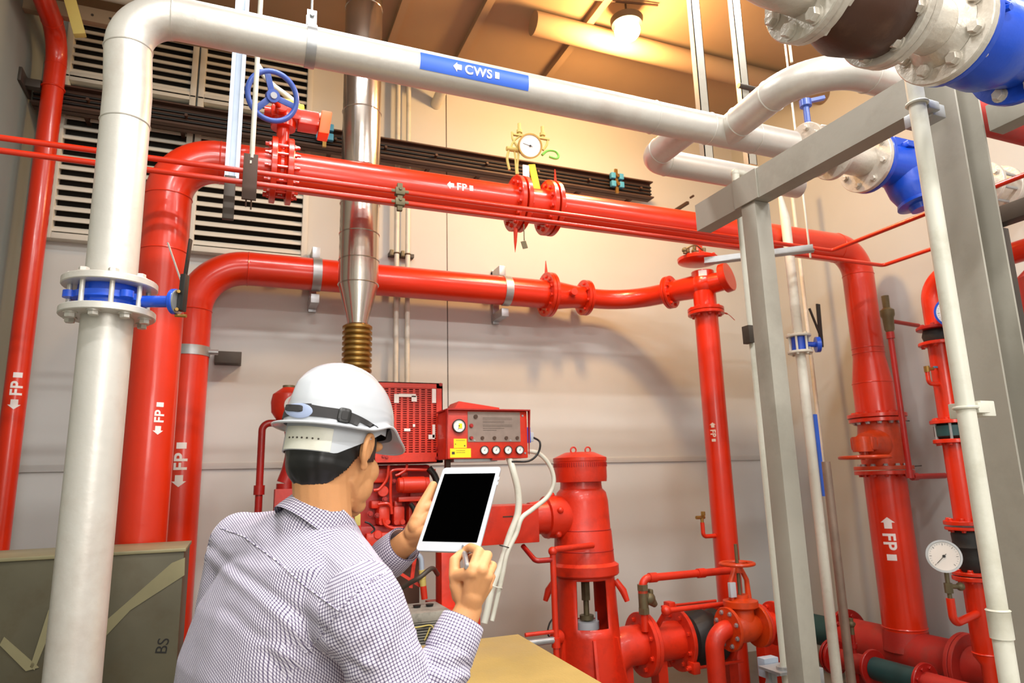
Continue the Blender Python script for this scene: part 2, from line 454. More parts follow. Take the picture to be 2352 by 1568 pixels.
# profiled eaves strip over the louvres
def louvre(i, x0, x1, z0, z1, n):
    t = thing('window_%d' % i, None, None, (x0, YW, z0)); t['kind'] = 'structure'
    y = YW - .09; f = .045
    fr = MB()
    fr.boxab((x0, y, z0 - f), (x1, YW, z0), .004); fr.boxab((x0, y, z1), (x1, YW, z1 + f), .004)
    fr.boxab((x0 - f, y, z0 - f), (x0, YW, z1 + f), .004); fr.boxab((x1, y, z0 - f), (x1 + f, YW, z1 + f), .004)
    fr.build('window_frame', LOUVW, t)
    MB().boxab((x0, YW - .012, z0), (x1, YW - .004, z1)).build('backing', DARKV, t)
    sl = MB(); dz = (z1 - z0) / n
    for k in range(n):
        zz = z0 + (k + .5) * dz
        a = V((0, -.55, -.83)); bb = V((0, -.83, .55))
        sl.box(((x0 + x1) / 2, y + .04, zz), (x1 - x0, .005, .055), (UX, V((0, .75, -.66)), V((0, .66, .75))))
        sl.box(((x0 + x1) / 2, y + .017, zz - .018), (x1 - x0, .012, .022))
    sl.build('louvre_slats', LOUVW, t)
xa = Y(122, 560, YW).x; xm0 = Y(412, 560, YW).x; xm1 = Y(446, 560, YW).x; xb = Y(690, 570, YW).x
zb = Y(560, 582, YW).z; zt = Y(560, 90, YW).z
zm0 = Y(560, 262, YW).z; zm1 = zm0 + .07
louvre(1, xa, xm0, zb, zm0, 15); louvre(2, xm1, xb, zb, zm0, 15)
louvre(3, xa, xm0, zm1, zt, 9); louvre(4, xm1, xb, zm1, zt, 9)
# brown runway beam with its fixings
bz1 = Y(1290, 388, 5.35).z; bz0 = bz1 - .175
t = thing('crane_beam', 'long dark brown steel beam running along the back wall in front of the louvres', 'beam', (1, 5.35, bz0))
b_ = MB(); x0 = XL + .02; x1 = 3.75
b_.boxab((x0, 5.30, bz1 - .012), (x1, 5.42, bz1)); b_.boxab((x0, 5.30, bz0), (x1, 5.42, bz0 + .012)); b_.boxab((x0, 5.355, bz0), (x1, 5.365, bz1))
b_.build('beam_web', BROWN, t)
b_ = MB()
for px in range(180, 1600, 116):
    p = Y(px, 350, 5.35); b_.boxab((p.x - .015, 5.36, bz0 + .02), (p.x + .015, YW, bz0 + .05)); b_.cyl((p.x + .03, 5.30, bz0 + .09), (p.x + .03, 5.352, bz0 + .09), .012, 8)
b_.build('beam_bracket', BROWN, t)
b_ = MB()
for k, zz in enumerate((bz1 - .05, bz1 - .085, bz1 - .12)): b_.tube([(x0, 5.345, zz), (x1, 5.345, zz)], .009, 8)
b_.build('cable', BLACK, t)
for px, py, lab in ((746, 304, 'pale blue twin cable clamp on the brown beam beside the round steel stack'), (1417, 415, 'pale blue twin cable clamp on the brown beam below the warm lamp')):
    p = Y(px, py, 5.28)
    t = thing('cable_clamp', lab, 'clamp', p, 'blue clamps on the brown beam')
    mb = MB()
    for dx in (-.045, .045):
        for dz in (-.04, .045): mb.box(p + V((dx, 0, dz)), (.05, .045, .06), bev=.008)
    mb.each('clamp_pad', CYAN, t)
    mb = MB()
    for dz in (-.04, .045): mb.cyl(p + V((0, -.03, dz)), p + V((0, .02, dz)), .018, 12)
    mb.box(p + V((0, .01, 0)), (.03, .02, .25)); mb.build('clamp_bolt', BRASS, t)
# ================================================================== STACK
ys = 4.45
def rpx(px, py, y, w): return w / 2 * depth(Y(px, py, y)) / FPX
p0 = Y(828, 420, ys); sx = p0.x
def zs(py): return Y(822, py, ys).z
rs_ = rpx(820, 450, ys, 88)
t = thing('exhaust_stack', 'polished round steel exhaust stack rising behind the red pipes with a tapered lower end', 'stack', (sx, ys, zs(860)))
mb = MB().lathe([(0, rs_ * .52), (.015, rs_ * .52), (zs(655) - zs(745), rs_), (ZC - .01 - zs(745), rs_)], (sx, ys, zs(745)), UZ, 48)
mb.build('insulated_duct', STEEL, t)
for py in (20, 150, 260, 390, 470, 540, 600, 655):
    MB().torus((sx, ys, zs(py)), UZ, rs_ + .001, .004, 48, 6).build('lap_seam', STEEL, t)
pr = []; L = zs(747) - zs(1078); k = 26
for i in range(k):
    pr += [(L * i / k, .083), (L * (i + .3) / k, .098), (L * (i + .7) / k, .098)]
MB().lathe(pr + [(L, .083)], (sx, ys, zs(1078)), UZ, 32).build('flexible_bellows', BRONZE, t)
# ================================================================== CWS pipe
yc = 2.7
A = Y(289, 300, yc); rx, rz = A.x, Y(400, 71, yc).z + .01
rc = .083
cws = thing('cooling_water_pipe', 'thick pale grey pipe rising at left, bending and crossing overhead with a blue CWS band', 'pipe', (rx, yc, 0))
E0 = Y(1815, 322, yc)
zc = (rz + E0.z) / 2 + .005
zf_top = Y(245, 668, yc).z; zf_bot = Y(240, 722, yc).z
path = [(rx, yc, zf_top), (rx - .005, yc, Y(289, 215, yc).z), (rx - .03, yc, zc), (E0.x, yc, zc)]
mp = fillet(path, [.2, .20], 14)
MB().tube(mp, rc, 40).build('main_pipe', SILV, cws)
MB().tube([(rx, yc, 0), (rx, yc, zf_bot)], rc * 1.0, 40).build('riser', SILV, cws)
wi = min(range(1, len(mp) - 1), key=lambda i: abs(mp[i].z - Y(284, 150, yc).z) + (9 if mp[i].x > rx + .08 else 0)); wpt = mp[wi]; wdir = (mp[wi + 1] - mp[wi - 1]).normalized()
for p, d in (((rx - .004, yc, Y(289, 285, yc).z), UZ), (wpt, wdir), ((Y(395, 71, yc).x, yc, zc), UX), ((Y(1500, 280, yc).x, yc, zc), UX), ((Y(1626, 300, yc).x, yc, zc), UX), ((Y(1730, 318, yc).x, yc, zc), UX)):
    MB().torus(p, d, rc, .0035, 40, 6).build('weld_seam', SILV, cws)
# branch wye, back to parallel
o = V((Y(1668, 300, yc).x, yc, zc)); q1 = Zp(1872, 140, zc); q2 = Zp(2080, 178, zc)
q2.y = q1.y; q3 = q1 + V((1.6, 0, 0))
bp = fillet([o, q1, q3], .28, 14)
MB().tube(bp, rc * .98, 40).build('wye_branch', SILV, cws)
dd = (q1 - o).normalized()
for s in (.2, .62): 
    MB().torus(o + dd * (q1 - o).length * s * .9, dd, rc * .99, .0035, 40, 6).build('weld_seam', SILV, cws)
MB().torus(q1 + V((.33, 0, 0)), UX, rc * .98, .0035, 40, 6).build('weld_seam', SILV, cws)
# return loop behind the main
a0 = V((Y(1592, 300, yc).x, yc, zc)); b0 = a0 + V((0, .42, 0)); c0 = b0 + V((1.15, 0, 0))
MB().tube(fillet([a0, b0, c0], .11, 14), rc * .92, 36).build('return_elbow', SILV, cws)
for p, d in ((b0 + V((0, -.12, 0)), UY), (b0 + V((.12, 0, 0)), UX)):
    MB().torus(p, d, rc * .92, .0035, 36, 6).build('weld_seam', SILV, cws)
# the blue band with its lettering
pc = Y(1081, 180, yc); pc = V((pc.x, yc, zc)); Lb = Y(1203, 200, yc).x - Y(960, 165, yc).x
nv = CAM - pc
band(cws, pc, UX, rc, Lb, .02, .98, BLUET, 'blue_band', n=nv, off=.0012)
nn = (nv - nv.dot(UX) * UX).normalized(); vv = nn.cross(UX)
marking(cws, pc, UX, rc + .002, 'CWS', .042, n=nn * math.cos(.52) + vv * math.sin(.52), name='pipe_lettering')
# butterfly valve in the riser
zc_v = (zf_top + zf_bot) / 2
bv = thing('butterfly_valve', 'blue butterfly valve between two big pale bolted flanges on the left grey riser', 'valve', (rx, yc, zf_bot))
Rf = .152; tf = .026
z1 = Y(245, 655, yc).z; z0 = Y(240, 722, yc).z
for zz, nm in ((z1, 1), (z0, -1)):
    flange(bv, (rx, yc, zz), (0, 0, 1), Rf, tf, SILV, 8, .0155, SILV, side=nm, ph=.25, rf=.8)
mb = MB()
for k in range(8):
    th = 2 * PI * (k + .25) / 8; u, v, _ = frame(UZ); d = (u * math.cos(th) + v * math.sin(th)) * Rf * .8
    p = V((rx, yc, 0)) + d
    mb.cyl((p.x, p.y, z0), (p.x, p.y, z1), .0085, 12)
mb.each('stud_bolt', SILV, bv)
mb = MB(); h = (z1 - z0) - tf
mb.lathe([(-h / 2, .10), (-h * .2, .102), (-h * .14, .118), (h * .14, .118), (h * .2, .102), (h / 2, .10)], (rx, yc, (z0 + z1) / 2), UZ, 40)
for sg in (-1, 1):
    d = V((-.92, -.38, 0)).normalized() if sg < 0 else V((.55, -.83, 0)).normalized()
    mb.cyl(V((rx, yc, (z0 + z1) / 2 - .012)) + d * .122, V((rx, yc, (z0 + z1) / 2 + .012)) + d * .122, .022, 16)
mb.build('valve_body', BLUE, bv)
hv = (Y(436, 708, yc) - V((rx, yc, (z0 + z1) / 2))); hv.z = -.012; hv.y = -.12; hv = hv.normalized()
cv = V((rx, yc, (z0 + z1) / 2 - .005))
MB().cyl(cv + hv * .10, cv + hv * .232, .021, 20).build('neck', BLUE, bv)
fl = MB().cyl(cv + hv * .232, cv + hv * .25, .046, 28, bev=.003).build('mounting_flange', BLUE, bv)
MB().cyl(cv + hv * .25, cv + hv * .255, .044, 28).build('dial_plate', GALV, bv)
hp = cv + hv * .268
u_up = V((.03, 0, 1)).normalized(); sd = hv.cross(u_up)
mb = MB(); mb.bar(hp - u_up * .035, hp + u_up * .10, .02, .03, ref=sd, bev=.003); mb.bar(hp + u_up * .09, hp + u_up * .235 + hv * .006, .007, .018, ref=sd, bev=.002)
mb.build('lever_handle', BLACK, bv)
mb = MB().bar(hp + u_up * .075 - hv * .012, hp + u_up * .222 - hv * .078, .004, .008, ref=sd); mb.build('lock_lever', GALV, bv)
mb = MB()
for s in (.03, -.035):
    mb.cyl(hp + u_up * s + sd * .02 - hv * .01, hp + u_up * s + sd * .03, .006, 8)
mb.cyl(hp + u_up * -.05 - hv * .02, hp + u_up * -.052 + hv * .02, .006, 8)
mb.each('handle_screw', BRASS, bv)
# pipe hanger strap on the main
hx = Y(712, 130, yc).x
t = thing('pipe_hanger', 'flat metal strap hanger around the overhead grey pipe', 'hanger', (hx, yc, zc))
mb = MB(); K = 30; rr = rc + .004; w = .020
for a in range(K + 1):
    pass
rings = []
for k in range(K + 1):
    th = math.radians(75 - 330 * k / K)
    d = V((0, math.cos(th), math.sin(th)))
    if k in (0,): d = V((0, math.cos(math.radians(82)), math.sin(math.radians(82))))
    c = V((hx, yc, zc)) + d * rr
    rings.append([c + UX * w - d * .002, c - UX * w - d * .002, c - UX * w + d * .003, c + UX * w + d * .003])
mb.rings(rings)
mb.boxab((hx - w, yc - .022, zc + rr - .004), (hx + w, yc - .018, zc + rr + .075)); mb.boxab((hx - w, yc + .018, zc + rr - .004), (hx + w, yc + .022, zc + rr + .075))
mb.build('strap', GALV, t)
MB().cyl((hx, yc - .035, zc + rr + .05), (hx, yc + .03, zc + rr + .05), .011, 6).build('bolt', GALV, t)
MB().cyl((hx, yc, zc + rr + .055), (hx, yc, ZC), .006, 10).build('hanger_rod', GALV, t)
# ================================================================== STRUT CHANNEL and ROD near the wheel
ya = 3.68
a = Y(528, 385, ya); hx = Y(537, 330, ya).x
t = thing('hanging_strut', 'pale blue grey channel strut hanging from the ceiling beside the blue handwheel', 'strut', (hx, ya, a.z))
zz = Y(525, 410, ya).z
mb = MB(); w = .036
mb.boxab((hx - w, ya + .02, zz), (hx + w, ya + .023, ZC)); mb.boxab((hx - w, ya - .02, zz), (hx - w + .003, ya + .02, ZC)); mb.boxab((hx + w - .003, ya - .02, zz), (hx + w, ya + .02, ZC))
mb.boxab((hx - w, ya - .02, zz), (hx - w + .02, ya - .017, ZC)); mb.boxab((hx + w - .02, ya - .02, zz), (hx + w, ya - .017, ZC))
mb.build('channel', GALVB, t)
MB().boxab((hx - w * .95, ya - .023, Y(525, 505, ya).z), (hx + w * .6, ya + .01, zz + .01), .003).build('end_bracket', STEELD, t)
yb = 3.40
pb = Y(577, 355, yb)
t = thing('support_rod', 'thin pale rod with a dark slotted end plate holding the twin red tubes', 'rod', (pb.x, yb, Y(577, 460, yb).z))
MB().cyl((pb.x + .004, yb, pb.z - .02), (pb.x + .004, yb, ZC), .0125, 14).build('rod', PVC, t)
mb = MB().boxab((pb.x - .034, yb - .01, Y(577, 460, yb).z), (pb.x + .034, yb + .004, pb.z), .002)
mb.cyl((pb.x + .012, yb + .006, Y(577, 480, yb).z), (pb.x + .012, yb + .006, pb.z), .004, 8); mb.cyl((pb.x - .012, yb + .006, Y(577, 475, yb).z), (pb.x - .012, yb + .006, pb.z), .004, 8)
mb.build('end_plate', BROWN, t)
MB().box((pb.x, yb - .011, pb.z - .045), (.008, .004, .016)).build('slot', PVC, t)
# flexible hose to the actuator
# ================================================================== UPPER FP
yf = 3.9; rf_ = rpx(700, 405, yf, 92)
zf = (Y(700, 405, yf).z + Y(1580, 519, yf).z) / 2
xr2 = Y(350, 900, yf).x; xend = Y(1985, 740, yf).x
fp = thing('upper_fire_pipe', 'large glossy red FP pipe rising at left and running high across to the right', 'pipe', (xr2, yf, 0))
pp = fillet([(xr2, yf, 0), (xr2, yf, zf), (xend, yf, zf), (xend, yf, Y(2000, 850, yf).z)], [.25, .22], 16)
MB().tube(pp, rf_, 44).build('main_pipe', RED, fp)
print('rf', rf_, 'zf', zf, 'zc', zc, 'xend', xend)
for p, d in (((xr2, yf, zf - .25), UZ), ((xr2 + .25, yf, zf), UX), ((xr2, yf, Y(366, 580, yf).z), UZ), ((xend, yf, zf - .22), UZ), ((xend - .22, yf, zf), UX), ((xend, yf, Y(1990, 800, yf).z), UZ)):
    MB().torus(p, d, rf_, .004, 44, 6).build('weld_seam', RED, fp)
pm = Y(1044, 431, yf); cmk = V((pm.x, yf, zf)); marking(fp, cmk, UX, rf_, 'FP', .048, n=Y(1044, 426, yf - rf_) - cmk)
c = V((xr2, yf, Y(360, 965, yf).z)); cc = Y(362, 965, yf - rf_ * .8)
marking(fp, c, UZ, rf_, 'FP', .045, n=(cc - c))
# twin small red tubes
yt = 3.50
for k, (pl, pr2, turn, lab) in enumerate((((230, 340), (1580, 536), (1912, 588), 'upper of two thin red tubes running across below the large red pipe'), ((230, 369), (1580, 556), (2032, 634), 'lower of two thin red tubes running across below the large red pipe'))):
    zt_ = (Y(*pl, yt).z + Y(*pr2, yt).z) / 2; rt = .0145
    xt = Y(turn[0], turn[1], yt).x
    e = X(2140, 494 if k == 0 else 598, xt)
    pts = [(XL - 0, yt, zt_), (xt, yt, zt_), (xt, .6, zt_)]
    pipe('sprinkler_tube', lab, 'tube', pts, rt, RED, .03, 'twin thin red tubes', 14, False, 5)
    if k == 0: zt0 = zt_
    else: zt1 = zt_
    for sgn in ((-.05, 0), (0, -.05)):
        pass
p = Y(918, 445, yt)
t = thing('tube_bracket', 'small dull brass saddle clamp joining the twin red tubes left of the FP lettering', 'clamp', p)
mb = MB()
for zz in (zt0, zt1):
    mb.box((p.x, yt, zz), (.055, .045, .045), bev=.008); mb.box((p.x, yt, zz), (.10, .03, .018), bev=.004)
    mb.cyl((p.x, yt - .03, zz + .012), (p.x, yt + .03, zz + .012), .01, 8)
mb.box((p.x, yt, (zt0 + zt1) / 2), (.03, .025, abs(zt0 - zt1) + .10), bev=.004)
mb.build('clamp_body', OLIVE, t)
# gate/butterfly valve with worm gear and blue wheel
vx0 = Y(627, 400, yf).x; vx1 = Y(664, 400, yf).x; vc = (vx0 + vx1) / 2
gv = thing('geared_valve', 'red geared butterfly valve with purple blue handwheel on the upper red pipe', 'valve', (vc, yf, zf))
for xx, sd_ in ((vx0, -1), (vx1, 1)):
    flange(gv, (xx, yf, zf), UX, rf_ * 1.62, .032, RED, 12, .013, RED, side=sd_)
mb = MB()
for k in range(12):
    th = 2 * PI * (k + .5) / 12; u, v, _ = frame(UX); d = (u * math.cos(th) + v * math.sin(th)) * rf_ * 1.62 * .78
    mb.cyl(V((vx0 - .05, yf, zf)) + d, V((vx1 + .05, yf, zf)) + d, .009, 8)
mb.each('stud_bolt', RED, gv)
MB().lathe([(-.032, rf_ * 1.18), (-.02, rf_ * 1.28), (-.008, rf_ * 1.15), (.008, rf_ * 1.15), (.02, rf_ * 1.28), (.032, rf_ * 1.18)], (vc, yf, zf), UX, 40).build('valve_body', RED, gv)
topz = Y(650, 292, yf).z
MB().cyl((vc, yf, zf + rf_), (vc, yf, topz), .036, 20, bev=.004).build('neck', RED, gv)
mb = MB().cyl((vc, yf, topz - .01), (vc, yf, topz + .045), .07, 24, r2=.075); mb.box((vc + .01, yf, topz + .07), (.17, .13, .075), bev=.015)
mb.cyl((vc - .11, yf - .02, topz + .07), (vc - .06, yf - .02, topz + .07), .035, 16)
mb.box((vc + .14, yf - .0, topz + .06), (.12, .12, .09), bev=.01); mb.cyl((vc - .02, yf - .11, topz + .07), (vc - .02, yf - .04, topz + .07), .034, 18)
mb.build('gear_box', RED, gv)
MB().box((vc + .235, yf - .01, topz + .045), (.062, .11, .15), (UX, UY, V((.1, 0, 1)).normalized()), bev=.008).build('switch_box', ORG2, gv)
mb = MB().box((vc - .01, yf - .03, topz + .135), (.12, .07, .04), bev=.015); mb.box((vc + .09, yf - .0, topz + .13), (.05, .05, .06), bev=.012)
mb.build('position_indicator', YEL, gv)
wc = Y(626, 221, yf - .2); wn = V((.22, -.93, -.28)).normalized(); Rw = .135
wh = MB().torus(wc, wn, Rw, .0155, 44, 12); u, v, _ = frame(wn)
wh.cyl(wc - wn * .02, wc + wn * .02, .037, 20)
for k in range(3):
    th = 2 * PI * k / 3 + .35; d = u * math.cos(th) + v * math.sin(th)
    wh.bar(wc + d * .02, wc + d * Rw, .034, .012, ref=wn, bev=.003)
wh = wh.build('handwheel', BLUEW, gv)
MB().cyl(wc + wn * .018, wc + wn * .03, .018, 16).build('hub_cap', GPLAST, wh)
MB().cyl(wc - wn * .02, V((vc - .02, yf - .08, topz + .07)), .014, 12).build('wheel_shaft', RED, gv)
hs = [Y(592, 150, yf + .12), Y(620, 190, yf + .08), Y(665, 225, yf + .03), Y(690, 250, yf), Y(700, 275, yf - .01), V((vc + .235, yf - .01, topz + .12))]
top(MB().tube(smoothpath(hs), .0175, 14), 'flexible_conduit', PVC, 'cream flexible conduit looping behind the blue handwheel into the orange box', 'conduit')
# flow meter / check pair with gauge
fx0 = Y(1190, 480, yf).x; fx1 = Y(1262, 490, yf).x; fm = (fx0 + fx1) / 2
cv_ = thing('flow_meter', 'red double flanged flow fitting with a small gauge on top of the upper red pipe', 'meter', (fm, yf, zf))
for xx in (fx0, fx1):
    for dx, sd_ in ((-.022, -1), (.022, 1)):
        flange(cv_, (xx + dx, yf, zf), UX, rf_ * 1.58, .03, RED, 12, .013, RED, side=sd_)
MB().cyl((fx0, yf, zf), (fx1, yf, zf), rf_ * .98, 36).build('meter_tube', RED, cv_)
mb = MB(); mb.lathe([(0, .016), (.1, .010), (.17, .001)], (fx0 - .03, yf - .02, zf - rf_ * 1.52), V((-.05, 0, -1)), 10); mb.lathe([(0, .01), (.09, .003)], (fx1 + .03, yf - .05, zf + rf_ * 1.5), UZ, 8)
mb.each('paint_drip', RED, cv_)
gz = Y(1220, 400, yf).z
mb = MB(); px_ = Y(1214, 390, yf).x
mb.box((px_ - .02, yf, zf + .19), (.045, .01, .2)); mb.build('mounting_plate', WHITE, cv_)
mb = MB(); mb.box((px_ + .05, yf + .01, zf + .2), (.05, .008, .22), (V((1, 0, .2)).normalized(), UY, V((-.2, 0, 1)).normalized())); mb.build('side_plate', YEL, cv_)
gc = Y(1218, 335, yf - .05)
gn = V((-.12, -1, -.25)).normalized()
gauge('gauge', None, gc, gn, .085, cv_, needle=2.9, casem=BRASS, marks=False)
mb = MB()
for qx, qy in ((1193, 305), (1246, 312)):
    p = Y(qx, qy, yf); mb.cyl(p - UZ * .02, p + UZ * .07, .011, 10); mb.cyl(p + UZ * 0, p + UZ * .02, .02, 10); mb.box(p - UZ * .02, (.1, .02, .012))
a1 = [Y(*q, yf) for q in ((1176, 303), (1178, 320), (1190, 345), (1188, 385), (1190, 400))]
mb.tube(smoothpath(a1, 5), .008, 8)
a1 = [Y(*q, yf) for q in ((1258, 318), (1256, 332), (1247, 345))]; mb.tube(smoothpath(a1, 5), .008, 8)
a1 = [Y(*q, yf) for q in ((1200, 308), (1182, 322), (1174, 340), (1182, 350), (1186, 400))]; mb.tube(smoothpath(a1, 5), .007, 8)
a1 = [Y(*q, yf) for q in ((1168, 345), (1165, 365), (1170, 390))]; mb.tube(smoothpath(a1, 5), .009, 8)
p = Y(1176, 343, yf); mb.cyl(p - UX * .04, p + UX * .05, .016, 10)
mb.build('impulse_tubing', YELM, cv_)
a1 = [Y(*q, yf - .02) for q in ((1245, 356), (1258, 346), (1275, 347), (1283, 357), (1278, 364), (1262, 360))]
MB().tube(smoothpath(a1, 5), .009, 8).build('green_cord', GREENW, cv_)
p = Y(1203, 515, yf - .1); q = Y(1204, 552, yf - .1)
mb = MB().tube([p, q], .004, 6); mb.box(q - UZ * .03, (.035, .006, .05), (V((1, 0, .3)).normalized(), UY, V((-.3, 0, 1)).normalized())); mb.build('seal_tag', OLIVE, cv_)
# ================================================================== far-left riser and third riser / wall pipe
yl = 5.2
xl = Y(105, 360, yl).x; xl = (xl + Y(50, 768, yl).x) / 2
rl = rpx(80, 500, yl, 53) * .84
zl = Y(140, 90, yl).z
lr = pipe('corner_fire_pipe', 'slim glossy red FP riser standing in the far left corner', 'pipe', [(xl, yl, 0), (xl, yl, zl), (xl, yl - 1.5, zl + .02)], rl, RED, .22, None, 32, True, 12)
mcc = Y(36, 897, yl - rl); marking(lr, (xl, yl, mcc.z), UZ, rl, 'FP', .066, n=(mcc - V((xl, yl, mcc.z))))
p = Y(100, 200, yl)
t = thing('wall_bracket', 'dark grey bracket with a red band fixing the slim red riser to the left wall', 'bracket', (XL, yl, p.z))
MB().boxab((XL, yl - .14, p.z - .05), (XL + .02, yl + .12, p.z + .05), .004).build('wall_plate', STEELD, t)
MB().boxab((XL, yl - .04, p.z - .03), (xl - rl, yl + .02, p.z + .03), .004).build('arm', STEELD, t)
MB().torus((xl, yl, p.z), UZ, rl + .004, .006, 32, 6).build('band', RED, t)
yw = 5.33; rw = rpx(1000, 650, yw, 70) * .99
zw = (Y(870, 645, yw).z + Y(1230, 672, yw).z) / 2
x3 = Y(436, 819, yw).x
xe = Y(1255, 672, yw).x
wp = pipe('fire_pipe', 'red FP pipe rising at left then running along the back wall through two clamps', 'pipe', [(x3, yw, 0), (x3, yw, zw), (xe, yw, zw)], rw, RED, .36, None, 40, True, 16)
c = V((x3, yw, Y(412, 1068, yw).z)); mcc = Y(413, 1068, yw - rw); marking(wp, c, UZ, rw, 'FP', .084, n=(mcc - c))
def pclamp(px, py, lab):
    p = Y(px, py, yw); x = p.x
    t = thing('pipe_clamp', lab, 'clamp', (x, YW, zw), 'galvanised clamps on the wall pipe')
    mb = MB(); K = 32; rings = []
    for k in range(K + 1):
        th = math.radians(80 + 200 * k / K); d = V((0, math.cos(th), math.sin(th)))
        c = V((x, yw, zw)) + d * (rw + .002)
        rings.append([c + UX * .034, c - UX * .034, c - UX * .034 + d * .004, c + UX * .034 + d * .004])
    mb.rings(rings); mb.build('band', GALV, t)
    zt_, zb_ = zw + rw + .13, zw - rw - .12
    mb = MB().boxab((x - .03, YW - .04, zb_), (x + .03, YW, zt_), .003); mb.boxab((x - .035, yw - .0, zw - rw - .1), (x + .03, YW, zw - rw - .03), .003)
    mb.boxab((x - .03, yw + .05, zw + rw + .03), (x + .03, YW, zw + rw + .12), .003)
    mb.build('strut', GALV, t)
pclamp(726, 640, 'galvanised clamp on the wall pipe left of the steel stack')
pclamp(1160, 660, 'galvanised clamp on the wall pipe right of the steel stack')
zq = Y(435, 808, yw).z
t = thing('riser_clamp', 'pale metal band clamping the wall pipe riser to a grey strut', 'clamp', (x3, yw, zq))
MB().lathe([(-.035, rw + .001), (-.035, rw + .005), (.035, rw + .005), (.035, rw + .001)], (x3, yw, zq), UZ, 40, closed=True).build('band', GALV, t)
mb = MB().boxab((x3 + rw + .03, YW - .12, zq - .045), (x3 + rw + .22, YW, zq + .045), .003)
mb.build('strut', STEELD, t)
MB().cyl((x3 + rw - .005, yw - .03, zq), (x3 + rw + .06, yw - .03, zq), .02, 10).build('bolt', GALV, t)
# flanges, reducer, elbow toward camera, relief valve
rv = thing('wall_pipe_reducer', 'red flanged reducer with a plugged boss at the right end of the wall pipe', 'reducer', (xe, yw, zw))
for dx, sd_ in ((.0, -1), (.034, 1)): flange(rv, (xe + dx, yw, zw), UX, rw * 1.58, .03, RED, 12, .013, RED, side=sd_)
mb = MB().lathe([(.03, rw * 1.0), (.12, rw * .98), (.27, rw * .82), (.36, rw * .80)], (xe, yw, zw), UX, 36)
mb.lathe([(0, .016), (.12, .003)], (xe + .005, yw, zw + rw * 1.55), UZ, 8)
mb.build('reducer_body', RED, rv)
MB().cyl((xe + .2, yw - rw * .6, zw), (xe + .2, yw - rw - .04, zw), .035, 16, bev=.004).build('plug_boss', RED, rv)
x4 = Y(1340, 685, yw).x
for dx, sd_ in ((0, -1), (.03, 1)): flange(rv, (x4 + dx, yw, zw), UX, rw * 1.28, .026, RED, 8, .013, RED, side=sd_)
yv = 4.65; rr_ = rw * .78
vp = Y(1620, 700, yv)
e1 = V((vp.x - .19, yv + .16, zw + .01)); vfl = e1 - V((.10, -.09, 0))
vdir = V((1, -.75, 0)).normalized()
xx5 = Y(1440, 690, yw).x
pts = [(x4 + .03, yw, zw), (xx5, yw, zw), (vp.x, yv, zw)]
pp = fillet(pts, .5, 10)
link = pp[:-1] + [V(pts[-1]) - (V(pts[-1]) - V(pts[1])).normalized() * .34]
lk = top(MB().tube(link, rr_ * .92, 32), 'link_elbow', RED, 'short bent red pipe between the reducer flange and the relief valve', 'pipe')
marking(lk, (Y(1425, 680, yw).x, yw, zw), UX, rr_ * .92, '', .05, arrow=False)
vdir = (V(pts[-1]) - V(pts[1])).normalized()
VC = V((vp.x, yv, zw))
rl_ = thing('relief_valve', 'red angle relief valve with a lidded top and bronze pilot fittings above the right riser', 'valve', (vp.x, yv, zw - .2))
for s, sd_ in ((-.34, -1), (-.31, 1)): flange(rl_, VC + vdir * s, vdir, rr_ * 1.5, .026, RED, 8, .013, RED, side=sd_)
mb = MB().tube([VC + vdir * -.31, VC + vdir * -.2, VC + vdir * .02], [rr_ * .95, rr_ * 1.0, rr_ * 1.1], 30)
mb.cyl(VC - UZ * .22, VC + UZ * .12, rr_ * .98, 30); mb.sphere(VC, rr_ * 1.18, 26, 14)
mb.cyl(VC + vdir * .0, VC + vdir * .21, rr_ * .95, 28, r2=rr_ * .8)
mb.build('valve_body', RED, rl_)
MB().cyl(VC + vdir * .18 + UZ * .02, VC + vdir * .24 + UZ * .03, rr_ * 1.3, 28, bev=.005).build('end_cover', RED, rl_)
bt = VC + V((-.04, 0, .19))
mb = MB().lathe([(0, rr_ * 1.1), (.02, rr_ * 1.75), (.045, rr_ * 1.8), (.065, rr_ * 1.4), (.09, rr_ * .5), (.12, .045), (.24, .035)], bt, V((.05, 0, 1)), 36)
mb.build('bonnet', RED, rl_)
bolts(rl_, bt + UZ * .05, UZ, rr_ * 1.55, 8, .012, RED)
zl_ = Y(1610, 715, yv).z
for s, sd_ in ((0.016, 1), (-.016, -1)): flange(rl_, (VC.x, yv, zl_ + s), UZ, rr_ * 1.55, .028, RED, 8, .013, RED, side=sd_)
mb = MB(); 
for k in range(5):
    a = bt + V((-.18 + .05 * k, -.06 + .03 * (k % 2), .06)); mb.cyl(a, a + V((.01, 0, .05 + .02 * (k % 3))), .016, 8); mb.sphere(a + UZ * .03, .024, 8, 6)
mb.tube(smoothpath([bt + V((-.19, -.06, .09)), bt + V((-.1, -.1, .13)), bt + V((.0, -.08, .1))]), .008, 8)
mb.build('pilot_fittings', OLIVE, rl_)
q = Y(1588, 642, yv - rr_ * 1.25)
band(rl_, VC + UZ * .085, UZ, rr_ * 1.0, .05, -.35, .35, WHITE, 'name_label', n=CAM - VC)
mb = MB().tube(smoothpath([VC + V((rr_ * 1.4, -.02, zl_ - zw)), VC + V((rr_ * 1.4 + .08, -.02, zl_ - zw - .01)), VC + V((rr_ * 1.4 + .15, -.02, zl_ - zw - .06))]), [.008] * 8 + [.003] * 9, 8)
mb.each('paint_drip', RED, rl_)
rr5 = rpx(1640, 1000, yv, 56) * .97
dp = pipe('drop_fire_pipe', 'red FP riser dropping from the relief valve toward the floor manifold', 'pipe', [(VC.x, yv, 0), (VC.x, yv, zl_ - .02)], rr5, RED, 0, None, 36, False)
c = V((VC.x, yv, Y(1635, 993, yv).z)); mcc = Y(1634, 993, yv - rr5); marking(dp, c, -UZ, rr5, 'FP', .044, n=mcc - c)
